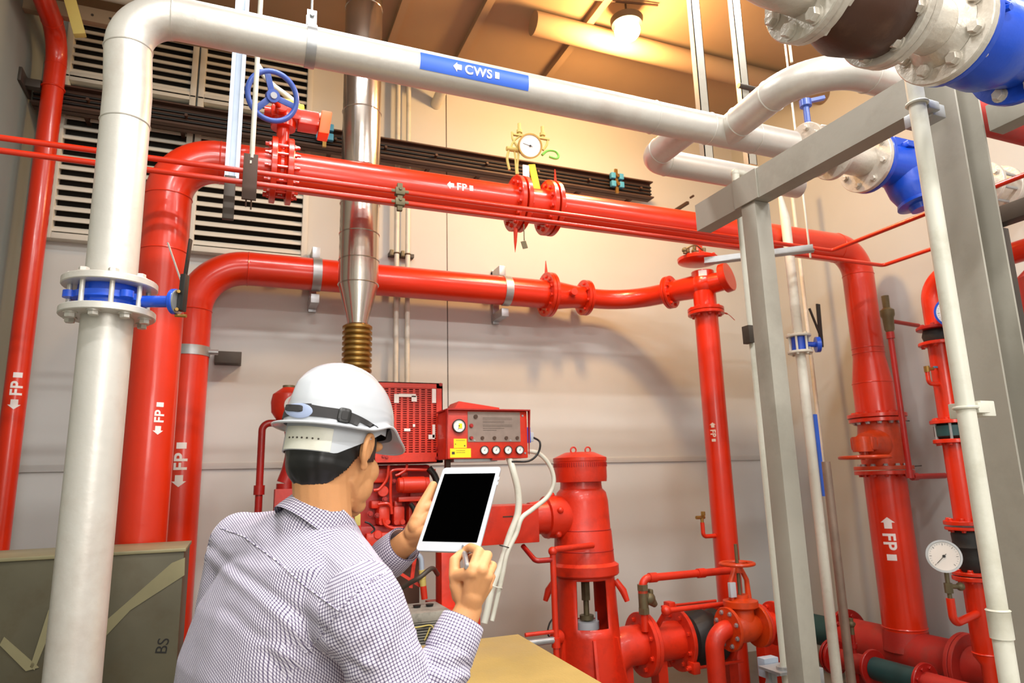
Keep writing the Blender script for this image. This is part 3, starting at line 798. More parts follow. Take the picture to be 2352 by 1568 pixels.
# test cock
pz = Y(1628, 1231, yv); a = V((VC.x - rr5, yv, pz.z))
t = thing('test_cock', 'small red elbow with a brass tap on the drop pipe', 'tap', a)
MB().tube(fillet([a + UX * .02, a - UX * .115, a + V((-.115, 0, .11))], .03), .017, 14).build('elbow_pipe', RED, t)
mb = MB().cyl(a + V((-.115, 0, .09)), a + V((-.115, 0, .16)), .013, 10); mb.cyl(a + V((-.17, 0, .15)), a + V((-.09, 0, .15)), .014, 10); mb.box(a + V((-.115, -.02, .18)), (.025, .03, .035), bev=.005)
mb.build('tap', BRASS, t)
# ================================================================== wall conduits behind
yk = 5.52
for k, px in enumerate((912, 937)):
    x = Y(px, 500, yk).x
    top(MB().cyl((x, yk, .4), (x, yk, ZC), .0215, 14), 'wall_conduit', PVC, ('left' if k == 0 else 'right') + ' of the paired thin white conduits running up the back wall', 'conduit', 'paired white conduits')
for py, s in ((338, 'upper'), (583, 'lower')):
    p = Y(924, py, yk)
    t = thing('conduit_clamp', s + ' small clamp holding the paired white conduits to the back wall', 'clamp', (p.x, YW, p.z), 'conduit clamps')
    MB().boxab((p.x - .11, yk + .02, p.z - .015), (p.x + .11, YW, p.z + .015)).build('rail', STEELD, t)
    mb = MB()
    for px in (912, 937):
        x = Y(px, 500, yk).x; mb.torus((x, yk, p.z), UZ, .024, .006, 16, 6); mb.box((x - .045, yk, p.z), (.03, .04, .05), bev=.004)
    mb.build('saddle', OLIVE, t)
# dark switch plate etc. near the louvres
# ================================================================== STEEL FRAME
xb_ = 2.23
c1 = Y(1745, 520, 3.0); c1x = (Y(1700, 520, 3.0).x + Y(1782, 520, 3.0).x) / 2
zt1 = X(1771, 357, xb_).z; zb1 = X(1771, 434, xb_).z
zt2 = X(2083, 189, xb_).z; zb2 = X(2083, 273, xb_).z
zt_, zb_ = (zt1 + zt2) / 2, (zb1 + zb2) / 2
ye = X(1599, 490, xb_).y
print('beam', zt_, zb_, ye, c1x)
yc1 = X(1722, 510, xb_).y + .0; c1x = xb_ + .08; print('yc1', yc1)
col1 = thing('steel_column', 'pale grey box steel column with a thin white conduit in front, left of the two', 'column', (c1x, yc1, 0), 'grey steel columns')
wcol = .15
MB().boxab((xb_ + .0, yc1 - .045, 0), (xb_ + .092, yc1 + .05, zb_ - .0), .006).build('post', FRAMEP, col1)
MB().boxab((xb_ - .06, yc1 - .14, 0), (xb_ + .22, yc1 + .14, .018)).build('base_plate', FRAMEP, col1)
t = thing('steel_beam', 'long pale grey beam rising toward the upper right over the left column', 'beam', (xb_, 2.4, zb_))
mb = MB(); y0_, y1_ = 1.50, ye
mb.boxab((xb_ - .004, y0_, zb_), (xb_ + .004, y1_, zt_)); mb.boxab((xb_, y0_, zb_), (xb_ + .085, y1_, zb_ + .009)); mb.boxab((xb_, y0_, zt_ - .009), (xb_ + .085, y1_, zt_))
mb.build('channel', FRAMEP, t)
MB().boxab((xb_ - .012, yc1 - .08, zb_ - .0), (xb_ - .004, yc1 + .08, zt_ + .0)).build('gusset_plate', FRAMEP, t)
# second column, open H section
p2 = Y(2165, 420, 1.5)
c2x, c2y = X(2150, 420, 2.24).x, 1.47
wl = Y(2218, 900, c2y + .07).x
col2 = thing('steel_column', 'pale grey open H section steel column with a wide white pipe in front, right of the two', 'column', (wl + .06, c2y, 0), 'grey steel columns')
mb = MB(); hz = zt_ + .28; ww = .125
mb.boxab((wl, c2y - .06, 0), (wl + .009, c2y + .06, hz)); mb.boxab((wl + ww, c2y - .06, 0), (wl + ww + .009, c2y + .06, hz)); mb.boxab((wl + .002, c2y + .045, 0), (wl + ww + .005, c2y + .053, hz))
mb.build('h_section', FRAMEP, col2)
MB().boxab((wl - .05, c2y - .12, 0), (wl + ww + .06, c2y + .12, .018)).build('base_plate', FRAMEP, col2)
# right side beams
pA = X(2215, 268, wl + ww); pB = X(2215, 330, wl + ww)
t = thing('steel_beam', 'short pale grey beam leaving the right column toward the right edge', 'beam', (wl + ww, 1.0, pB.z))
MB().boxab((wl + ww - .004, .35, pB.z), (wl + ww + .07, c2y - .08, pA.z), .004).build('channel', FRAMEP, t)
x3_ = 2.95
pA = X(2275, 480, x3_); pB = X(2275, 520, x3_)
t = thing('steel_beam', 'dark steel beam behind the right column low at the right edge', 'beam', (x3_, 1.5, pB.z))
MB().boxab((x3_, .5, pB.z), (x3_ + .07, pA.y + .1, pA.z + .0), .004).build('channel', STEELD, t)
t = thing('steel_column', 'dark narrow steel post standing behind the right H section column', 'column', (x3_ + .05, pA.y, 0))
MB().boxab((x3_, pA.y, 0), (x3_ + .1, pA.y + .12, pB.z), .004).build('post', STEELD, t)
# lower tube support arm
a = Y(1615, 607, 3.62); b_2 = V((a.x + .62, 3.38, a.z + .06)); 
a = Y(1618, 600, 3.60); bb = Y(1868, 572, 3.15); bb.z = a.z
t = thing('angle_support', 'grey angle arm behind the left column carrying the twin red tubes', 'bracket', a)
mb = MB(); d = (bb - a).normalized(); sdv = d.cross(UZ)
mb.bar(a, bb, .006, .055, ref=UZ); mb.bar(a - UZ * .027 + sdv * .03, bb - UZ * .027 + sdv * .03, .06, .006, ref=UZ)
mb.build('angle_bar', GALV, t)
# hanging twin struts near the lamp
for px, lab in ((1606, 'left of two tall brown steel hangers by the warm lamp'), (1702, 'right of two tall brown steel hangers above the left column')):
    q = Y(px, 150, 3.35); q2 = Y(px + 25, 380, 3.35)
    t = thing('hanging_strut', lab, 'strut', (q.x, 3.35, q2.z))
    mb = MB(); mb.boxab((q.x - .035, 3.33, q2.z), (q.x + .035, 3.336, ZC)); mb.boxab((q.x - .035, 3.33, q2.z), (q.x - .03, 3.38, ZC)); mb.boxab((q.x + .03, 3.33, q2.z), (q.x + .035, 3.38, ZC))
    mb.build('channel', FRAMEP, t)
q = Y(1712, 200, 3.3)
top(MB().cyl(q + UX * -.06 , q + UX * .14, .018, 12), 'cross_rod', STEELD, 'short dark rod through the right brown hanger near the ceiling', 'rod')
for (px, py0, py1, yy, lab) in ((1806, -60, 140, 2.3, 'thin pale hanger rod dropping to the curved grey branch pipe'), (1846, 330, 590, 3.3, 'thin pale hanger rod dropping beside the left column to the tube support arm')):
    q = Y(px, (py0 + py1) / 2, yy); ql = Y(px, py1, yy)
    top(MB().cyl((q.x, yy, ql.z), (q.x, yy, ZC), .007, 10), 'hanger_rod', PVC, lab, 'rod')
# thin white conduit down column 1
yy = 2.62; q0 = Y(1684, 395, yy); qb = Y(1806, 1535, yy); xm = (q0.x + qb.x) / 2
r_ = .0145
t = thing('column_conduit', 'thin white conduit running down in front of the left grey column', 'conduit', (xm, yy, qb.z))
MB().tube(fillet([(xm, yy, 0), (xm, yy, q0.z), (xm + .10, yy, q0.z), (xm + .10, yy, q0.z - .15)], .03), r_, 16).build('conduit', PVC, t)
mb = MB()
for zz in (q0.z,): mb.sphere((xm, yy, zz - .005), r_ * 1.6, 14, 10); mb.cyl((xm, yy, zz - .05), (xm, yy, zz), r_ * 1.4, 16); mb.cyl((xm, yy, zz), (xm + .05, yy, zz), r_ * 1.4, 16)
mb.build('elbow_fitting', PVC, t)
mb = MB(); zz = Y(1690, 455, yy).z; mb.torus((xm, yy, zz), UZ, r_ + .004, .005, 16, 6); mb.box((xm + .035, yy + .015, zz), (.06, .04, .02)); mb.build('saddle_clamp', PVC, t)
zz = Y(1740, 770, yy).z; MB().box((xm - .02, yy + .0, zz), (.03, .05, .09), bev=.003).build('switch', STEELD, t)
# small saddle under it
zz = qb.z
t = thing('conduit_stand', 'small pale bolted bracket at the foot of the left column under the thin conduit', 'bracket', (xm, yy, 0))
mb = MB(); mb.box((xm + .05, yy + .03, zz - .008), (.22, .14, .012)); mb.box((xm + .15, yy - .01, zz - .05), (.10, .05, .08), bev=.004); mb.box((xm - .03, yy + .07, zz - .04), (.02, .02, .07))
mb.cyl((xm, yy, zz - .002), (xm, yy, zz + .012), .034, 18)
mb.build('tray', GALV, t)
MB().boxab((xm - .03, yy + .05, 0), (xm + .0, yy + .08, zz - .01)).build('post', GALV, t)
qj = Y(1765, 1530, 2.75)
t = thing('junction_box', 'small blue grey junction box at the lower left of the left column', 'box', qj)
MB().box(qj, (.085, .05, .085), bev=.004).build('box', GALVB, t)
MB().tube(smoothpath([qj - UZ * .04, qj + V((-.01, .05, -.14)), qj + V((-.12, .1, -.2))]), .01, 8).build('cable', GPLAST, t)
# wide white pipe down column 2
yy = 1.30; qa = Y(2104, 270, yy); qb = Y(2326, 1560, yy); xm = (qa.x + qb.x) / 2
r_ = rpx(2110, 400, yy, 44) * .84
t = thing('drain_pipe', 'wide white plastic pipe running down in front of the right grey column', 'pipe', (xm, yy, 0))
MB().cyl((xm, yy, 0), (xm, yy, hz - .1), r_, 28).build('pipe', PVC, t)
zz = Y(2320, 1430, yy).z
MB().lathe([(-.035, r_ + .001), (-.035, r_ + .004), (.033, r_ + .004), (.036, r_ + .006), (.04, r_ + .001)], (xm, yy, zz), UZ, 28, closed=True).build('coupling', PVC, t)
for px, py in ((2110, 240), (2250, 937)):
    zz = Y(px, py, yy).z; k = thing('pipe_saddle', ('upper' if py < 500 else 'lower') + ' white saddle clamp holding the wide white pipe to the right column', 'clamp', (xm, yy, zz))
    MB().torus((xm, yy, zz), UZ, r_ + .004, .005, 28, 8).build('ring', PVC, k)
    mb = MB(); mb.box((xm + r_ + .03, yy + .0, zz), (.05, .035, .03), bev=.003)
    mb.box((xm + r_ + .075, yy + .05, zz), (.06, .10, .045), bev=.003)
    mb.build('bracket', PVC if py > 500 else GALV, k)
# ================================================================== CWS valves to the right of the wye
def xat(px, py, y): return Y(px, py, y).x
v1 = xat(1862, 335, yc); v2 = xat(1985, 360, yc); v3 = xat(2035, 370, yc); v4 = xat(2250, 405, yc); v5 = xat(2318, 415, yc)
t = thing('butterfly_valve', 'pale flanged valve with a small purple blue stem above the long grey beam', 'valve', (v1, yc, zc))
for dx, sd_ in ((-.05, -1), (.05, 1)): flange(t, (v1 + dx, yc, zc), UX, .15, .026, SILV2, 8, .014, SILV2, side=sd_)
MB().lathe([(-.04, rc * 1.1), (0, rc * 1.35), (.04, rc * 1.1)], (v1, yc, zc), UX, 30).build('valve_body', SILV2, t)
zst = Y(1840, 232, yc).z
mb = MB().cyl((v1, yc, zc + .1), (v1, yc, zst - .02), .018, 16); mb.cyl((v1, yc, zst - .03), (v1, yc, zst + .01), .034, 18); mb.bar((v1, yc, zst), (v1 + .1, yc - .05, zst + .02), .025, .02)
mb.build('stem', BLUEW, t)
sp = thing('flanged_spool', 'pale flanged spool piece with red overspray beneath, left of the dark blue strainer', 'pipe', ((v1 + v2) / 2, yc, zc))
MB().cyl((v1 + .05, yc, zc), (v2, yc, zc), rc * 1.15, 32).build('pipe', SILV2, sp)
flange(sp, (v2, yc, zc), UX, .19, .03, SILV2, 8, .015, SILV2, side=-1)
flange(sp, (v1 + .17, yc, zc), UX, .15, .028, SILV2, 8, .014, SILV2, side=1)
st = thing('blue_strainer', 'dark blue strainer body between pale flanges behind the right column', 'strainer', (v3, yc, zc - .2))
flange(st, (v2 + .034, yc, zc), UX, .19, .03, BLUE, 8, .015, SILV2, side=1)
xm_ = v3 + .12
mb = MB().lathe([(v2 + .04 - xm_, .10), (-.08, .13), (0, .145), (.1, .13), (.22, .10)], (xm_, yc, zc), UX, 32)
mb.tube([(xm_ + .0, yc, zc), (xm_ + .02, yc - .03, zc - .16), (xm_ + .03, yc - .05, zc - .25)], [.13, .12, .09], 26)
mb.box((xm_ - .02, yc - .02, zc + .13), (.2, .12, .06), bev=.01)
mb.box((xm_ + .05, yc - .02, zc + .10), (.25, .22, .04), bev=.01)
mb.build('valve_body', BLUE, st)
MB().lathe([(0, .11), (.02, .115), (.03, .06), (.06, .05)], (xm_ + .03, yc - .05, zc - .235), V((.1, -.2, -1)), 26).build('cover', BLUE, st)
mb = MB().poly([(xm_ + .06, yc - .1, zc - .27), (xm_ + .13, yc - .1, zc - .24), (xm_ + .12, yc - .1, zc - .34), (xm_ + .05, yc - .1, zc - .42)], UY, .012); mb.build('drip_spout', OLIVE, st)
flange(st, (xm_ + .23, yc, zc), UX, .19, .03, BLUE, 8, .015, SILV2, side=-1)
xs = xm_ + .26
s2_ = thing('flanged_spool', 'pale flanged fitting right of the right column with a tapered outlet', 'pipe', (xs, yc, zc))
flange(s2_, (xs + .005, yc, zc), UX, .19, .03, SILV2, 8, .015, SILV2, side=1)
MB().cyl((xs, yc, zc), (v4, yc, zc), rc, 30).build('pipe', SILV2, s2_)
flange(s2_, (v4, yc, zc), UX, .155, .03, SILV2, 8, .016, SILV2, side=-1)
flange(s2_, (v5 - .12, yc, zc), UX, .155, .03, SILV2, 8, .016, SILV2, side=1)
MB().lathe([(0, rc), (.16, rc), (.30, rc * .6), (1.0, rc * .6)], (v5 - .12, yc, zc), UX, 30).build('outlet_pipe', SILV2, s2_)
mb = MB()
for k in range(8):
    th = 2 * PI * (k + .5) / 8; mb.cyl((v4, yc + .12 * math.cos(th), zc + .12 * math.sin(th)), (v5 - .12, yc + .12 * math.cos(th), zc + .12 * math.sin(th)), .01, 8)
mb.each('stud_bolt', GALV, s2_)
# ================================================================== BIG NEAR FLANGES
yn = 1.08
F3 = Y(2165, 70, yn); zn = F3.z
F2 = V((Y(2040, 30, yn).x, yn, zn)); F1 = V((Y(1862, -20, yn).x, yn, zn))
Rn = 136 * depth(F3) / FPX * .90; rn = .073
print('near', F1, F2, F3, Rn)
t = thing('near_flanged_pipe', 'close pale flanged pipe piece just left of the bright blue valve, top right', 'pipe', (F2.x, yn, zn))
MB().tube([F2, F3], rn, 36).build('pipe', SILV2, t)
mb = MB().lathe([(-.03, rn + .002), (-.012, rn + .018), (0, rn + .03)], F3 - UX * .013, UX, 36); mb.build('weld_collar', SILV2, t)
flange(t, F3, UX, Rn, .024, SILV2, 8, .0155, SILV2, side=-1, ph=.3, rf=.74)
flange(t, F2 + UX * .013, UX, Rn * .96, .022, SILV2, 8, .0155, SILV2, side=1, ph=.3, rf=.74)
rj = thing('rubber_joint', 'dark brown rubber expansion joint between two pale flanges at the top right', 'joint', ((F1.x + F2.x) / 2, yn, zn))
L_ = F2.x - F1.x
MB().lathe([(.02, rn * 1.2), (L_ * .2, Rn * .72), (L_ * .5, Rn * .93), (L_ * .8, Rn * .86), (L_ - .02, Rn * .82)], F1, UX, 44).build('rubber_bellows', RUBBERW, rj)
flange(rj, F2 - UX * .012, UX, Rn * .97, .022, SILV2, 8, .0155, SILV2, side=-1, ph=.3, rf=.80)
flange(rj, F1 + UX * .012, UX, Rn * .90, .022, SILV2, 8, .0155, SILV2, side=1, ph=.05, rf=.80)
t = thing('near_flanged_pipe', 'close pale flanged pipe end left of the dark brown rubber joint', 'pipe', (F1.x, yn, zn))
flange(t, F1 - UX * .012, UX, Rn * .92, .022, SILV2, 8, .0165, SILV2, side=-1, ph=.3, rf=.78)
MB().tube(fillet([F1, F1 - UX * .25, V((F1.x - .25, yn, ZC))], .15), rn, 32).build('pipe', SILV2, t)
bl = thing('blue_near_valve', 'bright blue flanged valve at the top right corner', 'valve', (F3.x + .2, yn, zn))
x0_ = F3.x + .024
flange(bl, (x0_ + .002, yn, zn), UX, Rn * .98, .022, BLUE, 0)
bx = x0_ + .14
mb = MB().lathe([(.01, rn * 1.35), (.04, rn * 1.5), (.09, rn * 1.75), (.16, rn * 1.8), (.23, rn * 1.5), (.30, rn * 1.3)], (x0_, yn, zn), UX, 40)
mb.build('valve_body', BLUE, bl)
flange(bl, (x0_ + .30, yn, zn), UX, Rn * .98, .024, BLUE, 8, .0155, SILV2, side=-1, ph=.3, rf=.8)
for k in range(8):
    th = 2 * PI * (k + .3) / 8; u, v, _ = frame(UX); d = (u * math.cos(th) + v * math.sin(th)) * Rn * .78
    put(bolt_mesh(.013, 'stud'), 'bolt', SILV2, bl, V((x0_ + .013, yn, zn)) + d, UX)
MB().cyl((x0_ + .3, yn, zn), (XR, yn, zn), rn, 26).build('outlet_pipe', SILV2, bl)
mb = MB()
mb.cyl((bx + .02, yn, zn + .08), (bx + .02, yn, zn + .22), .055, 26); mb.cyl((bx + .02, yn, zn + .2), (bx + .02, yn, zn + .225), .085, 28, bev=.003); mb.cyl((bx + .02, yn, zn + .228), (bx + .02, yn, zn + .25), .085, 28, bev=.003)
mb.build('bonnet', BLUE, bl)
mb = MB()
for k in range(3): mb.box((x0_ + .075 + .0 * k, yn - .118 + .004 * k, zn + .05 - .022 * k), (.05, .012, .012), bev=.003)
mb.cyl((x0_ + .05, yn - .11, zn + .07), (x0_ + .05, yn - .135, zn + .065), .012, 6); mb.cyl((x0_ + .05, yn - .12, zn + .0), (x0_ + .05, yn - .135, zn - .004), .01, 6)
mb.build('cast_ribs', BLUE, bl)
t = thing('red_overspray_pipe', 'grey pipe with red underside crossing behind the blue valve at the right edge', 'pipe', (3, 1.6, zn - .1))
pz = Y(2230, 262, 1.75)
MB().tube([(pz.x - .12, 1.75, pz.z), (pz.x + 1.15, 1.75, pz.z)], .075, 30).build('pipe', DUSTRED, t)
# ================================================================== RIGHT FP RISER stack of fittings
def rz(px, py): return Y(px, py, yf).z
zA, zB, zC_, zD, zE, zG = rz(1990, 812), rz(2000, 880), rz(2010, 958), rz(2025, 1085), rz(2070, 1440), rz(2085, 1520)
rw2 = rpx(2040, 1150, yf, 104) * .86
t = thing('riser_reducer', 'bulging red reducer on the tall right FP riser above the orange valve', 'reducer', (xend, yf, zC_))
MB().lathe([(0, rf_), (-.03, rf_), (zB - zA, rw2 * .98), (zC_ - zA, rw2 * .98)][::1], (xend, yf, zA), UZ, 40).build('reducer_body', RED, t)
for zz in (zA, zB): MB().torus((xend, yf, zz), UZ, (rf_ if zz == zA else rw2 * .98), .004, 40, 6).build('weld_seam', RED, t)
flange(t, (xend, yf, zC_ + .01), UZ, rw2 * 1.42, .03, RED, 12, .014, RED, side=1)
ov = thing('orange_gate_valve', 'dusty orange butterfly valve with side gearbox and flat handwheel on the right riser', 'valve', (xend, yf, zD))
flange(ov, (xend, yf, zC_ - .025), UZ, rw2 * 1.36, .03, RED, 12, .015, GALV, side=-1)
flange(ov, (xend, yf, zD + .035), UZ, rw2 * 1.40, .03, ORANGE, 12, .015, GALV, side=1)
zm_ = (zC_ + zD) / 2
MB().lathe([(zD + .04 - zm_, rw2 * .98), (-.05, rw2 * 1.05), (.05, rw2 * 1.05), (zC_ - .03 - zm_, rw2 * .95)], (xend, yf, zm_), UZ, 36).build('valve_body', ORANGE, ov)
gd = (Y(1905, 1010, yf - .45) - V((xend, yf, zm_))); gd.z = 0; gd.normalize()
pg = V((xend, yf, zm_ - .0)) + gd * .36
mb = MB().tube([V((xend, yf, zm_)) + gd * rw2 * .8, pg], [.12, .085], 24); mb.box(pg, (.2, .16, .10), (gd, gd.cross(UZ), UZ), bev=.02)
mb.cyl(pg + gd * .08 - UZ * .06, pg + gd * .08 + UZ * .05, .07, 24)
mb.build('gear_box', ORANGE, ov)
ph_ = pg + gd * .06 - UZ * .10
mb = MB().torus(ph_, UZ, .17, .013, 40, 8)
for k in range(4):
    d = gd * math.cos(k * PI / 2) + gd.cross(UZ) * math.sin(k * PI / 2); mb.bar(ph_, ph_ + d * .17, .03, .01, ref=UZ)
mb.cyl(ph_ - UZ * .02, ph_ + UZ * .06, .025, 16); mb.build('handwheel', ORANGE, ov)
mb = MB()
mb.cyl((xend + rw2 * 1.3, yf - .03, zC_ - .03), (xend + rw2 * 1.3 + .1, yf - .05, zC_ - .03), .004, 6); mb.cyl((xend + rw2 * 1.3, yf - .05, zD + .04), (xend + rw2 * 1.3 + .1, yf - .1, zD + .045), .004, 6)
mb.build('wire_tie', STEELD, ov)
lp = thing('lower_fire_riser', 'wide red pipe with upward FP arrow ending in a dusty tee at the lower right', 'pipe', (xend, yf, 0))
flange(lp, (xend, yf, zD), UZ, rw2 * 1.40, .03, RED, 12, .014, RED, side=-1)
zt_h = rz(2090, 1495)
MB().tube([(xend, yf, zD), (xend, yf, zt_h)], rw2, 40).build('riser', REDD if False else RED, lp)
MB().torus((xend, yf, zE), UZ, rw2, .006, 40, 6).build('weld_seam', RED, lp)
ya_, yb_ = X(1945, 1440, xend).y, X(2215, 1500, xend).y
hd = MB().tube([(xend, ya_, zt_h), (xend, yb_, zt_h)], rw2 * 1.0, 40)
hd.lathe([(0, rw2 * 1.15), (.14, rw2 * 1.0)], (xend, yf, zE - .16), UZ, 36); hd.build('tee_header', DUSTRED, lp)
flange(lp, (xend, yb_, zt_h), UY, rw2 * 1.42, .03, DUSTRED, 12, .015, DUSTRED, side=1)
flange(lp, (xend, ya_, zt_h), UY, rw2 * 1.42, .03, REDD, 12, .015, REDD, side=-1)
flange(lp, (xend, yb_ - .034, zt_h), UY, rw2 * 1.42, .03, DUSTRED, 0)
MB().cyl((xend, yb_ - .05, zt_h), (xend, yb_ - 1.1, zt_h), rw2 * .9, 30).build('header_end', DUSTRED, lp)
MB().cyl((xend, ya_ + .03, zt_h), (xend, min(ya_ + .5, YW - .02), zt_h), rw2 * .8, 30).build('coupling', TEAL, lp)
MB().cyl((xend, yf, 0), (xend, yf, zt_h - rw2 * .9), .06, 20).build('foot', DUSTRED, lp)
c = V((xend, yf, Y(2037, 1234, yf).z)); mcc = Y(2036, 1234, yf - rw2)
marking(lp, c, -UZ, rw2, 'FP', .088, n=mcc - c)
# steel stay pipe under the orange gearbox
q0 = Y(1895, 1060, 3.45); q1 = Y(1945, 1460, 3.45); xq = (q0.x + q1.x) / 2
top(MB().cyl((xq, 3.45, 0), (xq, 3.45, q0.z), .028, 16), 'prop_pipe', PROP, 'bare steel prop pipe standing under the orange gearbox', 'pipe')
q = Y(1895, 1110, 4.2)
top(MB().tube(smoothpath([Y(1872, 1080, 4.2), Y(1880, 1150, 4.2), Y(1885, 1195, 4.2), Y(1876, 1225, 4.2)]), .007, 8), 'hanging_cable', GPLAST, 'thin grey cable hanging behind the orange gearbox', 'cable')
# white risers with small blue valve
yq = 3.75
qa = Y(1793, 500, yq); qb = Y(1868, 1060, yq); xq = (qa.x + qb.x) / 2; xq = Y(1836, 790, yq).x
t = thing('white_riser', 'slender white pipe with a blue stripe rising behind the left column', 'pipe', (xq, yq, 0))
MB().tube([(xq, yq, 0), (xq, yq, qa.z), (xq - .03, yq, qa.z + .22)], [.036, .036, .012], 20).build('pipe', PVC, t)
zs0, zs1 = Y(1860, 1140, yq).z, Y(1840, 952, yq).z
MB().boxab((xq + .018, yq - .046, zs0), (xq + .046, yq - .034, zs1)).build('blue_stripe', BLUET, t)
t = thing('butterfly_valve', 'small blue lever valve between white flanges beside the left column', 'valve', (xq, yq, Y(1836, 790, yq).z))
zv = Y(1836, 790, yq).z
for dz, sd_ in ((.062, 1), (-.062, -1)): flange(t, (xq, yq, zv + dz), UZ, .088, .018, PVC, 6, .01, PVC, side=sd_)
mb = MB()
for k in range(6):
    th = 2 * PI * (k + .5) / 6; mb.cyl((xq + .069 * math.cos(th), yq + .069 * math.sin(th), zv - .06), (xq + .069 * math.cos(th), yq + .069 * math.sin(th), zv + .06), .008, 8)
mb.each('stud_bolt', PVC, t)
mb = MB().cyl((xq, yq, zv - .05), (xq, yq, zv + .05), .056, 24); mb.cyl((xq, yq, zv), (xq + .11, yq - .06, zv - .01), .02, 14); mb.cyl((xq + .10, yq - .055, zv - .01), (xq + .125, yq - .07, zv - .01), .058, 24)
mb.build('valve_body', BLUE, t)
hq = V((xq + .135, yq - .075, zv))
mb = MB().bar(hq - UZ * .03, hq + V((.015, 0, .30)), .035, .012, ref=UY, bev=.003); mb.bar(hq + UZ * .06, hq + V((-.075, 0, .26)), .015, .01, ref=UY)
mb.build('lever_handle', BLACK, t)
xw2 = Y(1872, 900, 4.4).x
top(MB().cyl((xw2, 4.4, .0), (xw2, 4.4, Y(1790, 400, 4.4).z), .017, 14), 'thin_riser', PVC, 'thin white pipe rising just left of the tall right FP riser', 'pipe')
# thin relief line with black device
yg = 3.56
qa = Y(2044, 745, yg); qb = Y(2086, 1080, yg); xg = (qa.x + qb.x) / 2; 
t = thing('sensing_line', 'thin dark red line with a dark brass top fitting beside the right riser', 'pipe', (xg, yg, qb.z))
q2 = Y(2170, 1092, yg)
MB().tube(fillet([(xg, yg, qa.z - .08), (xg, yg, q2.z), (q2.x, yg, q2.z)], .05), .021, 16).build('line', REDD, t)
mb = MB()
for zz in (qa.z - .06,): mb.cyl((xg, yg, zz - .05), (xg, yg, zz + .0), .029, 16)
mb.cyl((xg, yg, q2.z - .01), (xg, yg, q2.z + .05), .028, 16); mb.cyl((xg + .02, yg, q2.z), (xg + .07, yg, q2.z), .028, 16)
mb.each('coupling', REDD, t)
zt3 = Y(2036, 680, yg).z; zb3 = qa.z - .07
mb = MB().lathe([(0, .02), (.03, .035), (.12, .04), (.14, .05), (.18, .05), (.2, .025), (zt3 - zb3, .027)], (xg, yg, zb3), UZ, 18); mb.build('pressure_switch', OLIVE, t)
qh = Y(2108, 735, yg); MB().cyl((xg, yg, zb3 + .1), (qh.x, yg, zb3 + .08), .016, 12).build('cross_line', REDD, t)
# ---------------- riser B
XB = 4.42
def xb2(px, py): return X(px, py, XB)
qs = [xb2(2150, 870), xb2(2195, 1080), xb2(2245, 1400)]; ybm = sum(q.y for q in qs) / 3
def bz(py, px): return Y(px, py, ybm).z
XBc = (Y(2158, 870, ybm).x + Y(2203, 1080, ybm).x + Y(2262, 1400, ybm).x) / 3
rb = rpx(2195, 1080, ybm, 60) * .83
print('B', ybm, XBc, rb)
ztop = bz(640, 2140)
z_f1 = bz(770, 2138); z_f2 = bz(968, 2170); z_f3 = bz(1012, 2180); z_f4 = bz(1200, 2215); z_f5 = bz(1318, 2250)
t = thing('bypass_riser', 'narrower red riser right of the FP riser with an upper elbow, above the teal valve', 'pipe', (XBc, ybm, z_f2))
pA_ = fillet([(XBc, ybm, z_f1 + .04), (XBc, ybm, ztop), (XBc, 1.35, ztop)], .17, 12)
MB().tube(pA_, rb * .95, 30).build('elbow_pipe', RED, t)
flange(t, (XBc, ybm, z_f1 + .055), UZ, rb * 1.75, .022, REDD, 8, .012, REDD, side=1)
MB().lathe([(0, rb * 1.2), (.04, rb * 1.35), (.08, rb * 1.2)], (XBc, ybm, z_f1 - .04), UZ, 28).build('rubber_ring', RUBBER, t)
flange(t, (XBc, ybm, z_f1 - .055), UZ, rb * 1.75, .022, RED, 8, .012, RED, side=-1)
MB().cyl((XBc, ybm, z_f2), (XBc, ybm, z_f1 - .05), rb, 30).build('riser', RED, t)
flange(t, (XBc, ybm, z_f2 + .0), UZ, rb * 1.75, .026, RED, 8, .012, RED, side=1)
q = bz(870, 2110); 
mb = MB().tube(fillet([(XBc, ybm, q - .03), (XBc - .16, ybm, q - .03), (XBc - .16, ybm, q + .06)], .03), .014, 12); mb.cyl((XBc, ybm, q - .03), (XBc + .18, ybm, q - .03), .014, 10); mb.build('drain_elbow', RED, t)
mb = MB().cyl((XBc - .16, ybm, q + .05), (XBc - .16, ybm, q + .09), .018, 10); mb.cyl((XBc - .16, ybm, q + .07), (XBc - .1, ybm, q + .075), .012, 10); mb.build('drain_cock', BRASS, t)
MB().box((XBc - .07, ybm - .01, q + .085), (.06, .012, .012)).build('cock_handle', CYAN, t)
t = thing('teal_check_valve', 'dark teal valve clamped between red flanges on the narrower right riser', 'valve', (XBc, ybm, z_f3))
MB().lathe([(0, rb * 1.05), (.02, rb * 1.5), (z_f2 - z_f3 - .04, rb * 1.5), (z_f2 - z_f3 - .02, rb * 1.05)], (XBc, ybm, z_f3 + .012), UZ, 30).build('valve_body', TEAL, t)
MB().box((XBc + .09, ybm - rb * 1.5, (z_f2 + z_f3) / 2), (.05, .012, .05)).build('blue_plate', BLUE, t)
mb = MB()
for k in range(6):
    th = 2 * PI * (k + .5) / 6; mb.cyl((XBc + rb * 1.45 * math.cos(th), ybm + rb * 1.45 * math.sin(th), z_f3), (XBc + rb * 1.45 * math.cos(th), ybm + rb * 1.45 * math.sin(th), z_f2), .009, 8)
mb.each('stud_bolt', GALV, t)
t = thing('bypass_riser', 'narrower red riser right of the FP riser, middle length between teal valve and black bellows', 'pipe', (XBc, ybm, z_f4))
flange(t, (XBc, ybm, z_f3 - .002), UZ, rb * 1.7, .026, RED, 8, .012, RED, side=-1)
MB().cyl((XBc, ybm, z_f4), (XBc, ybm, z_f3), rb, 30).build('riser', RED, t)
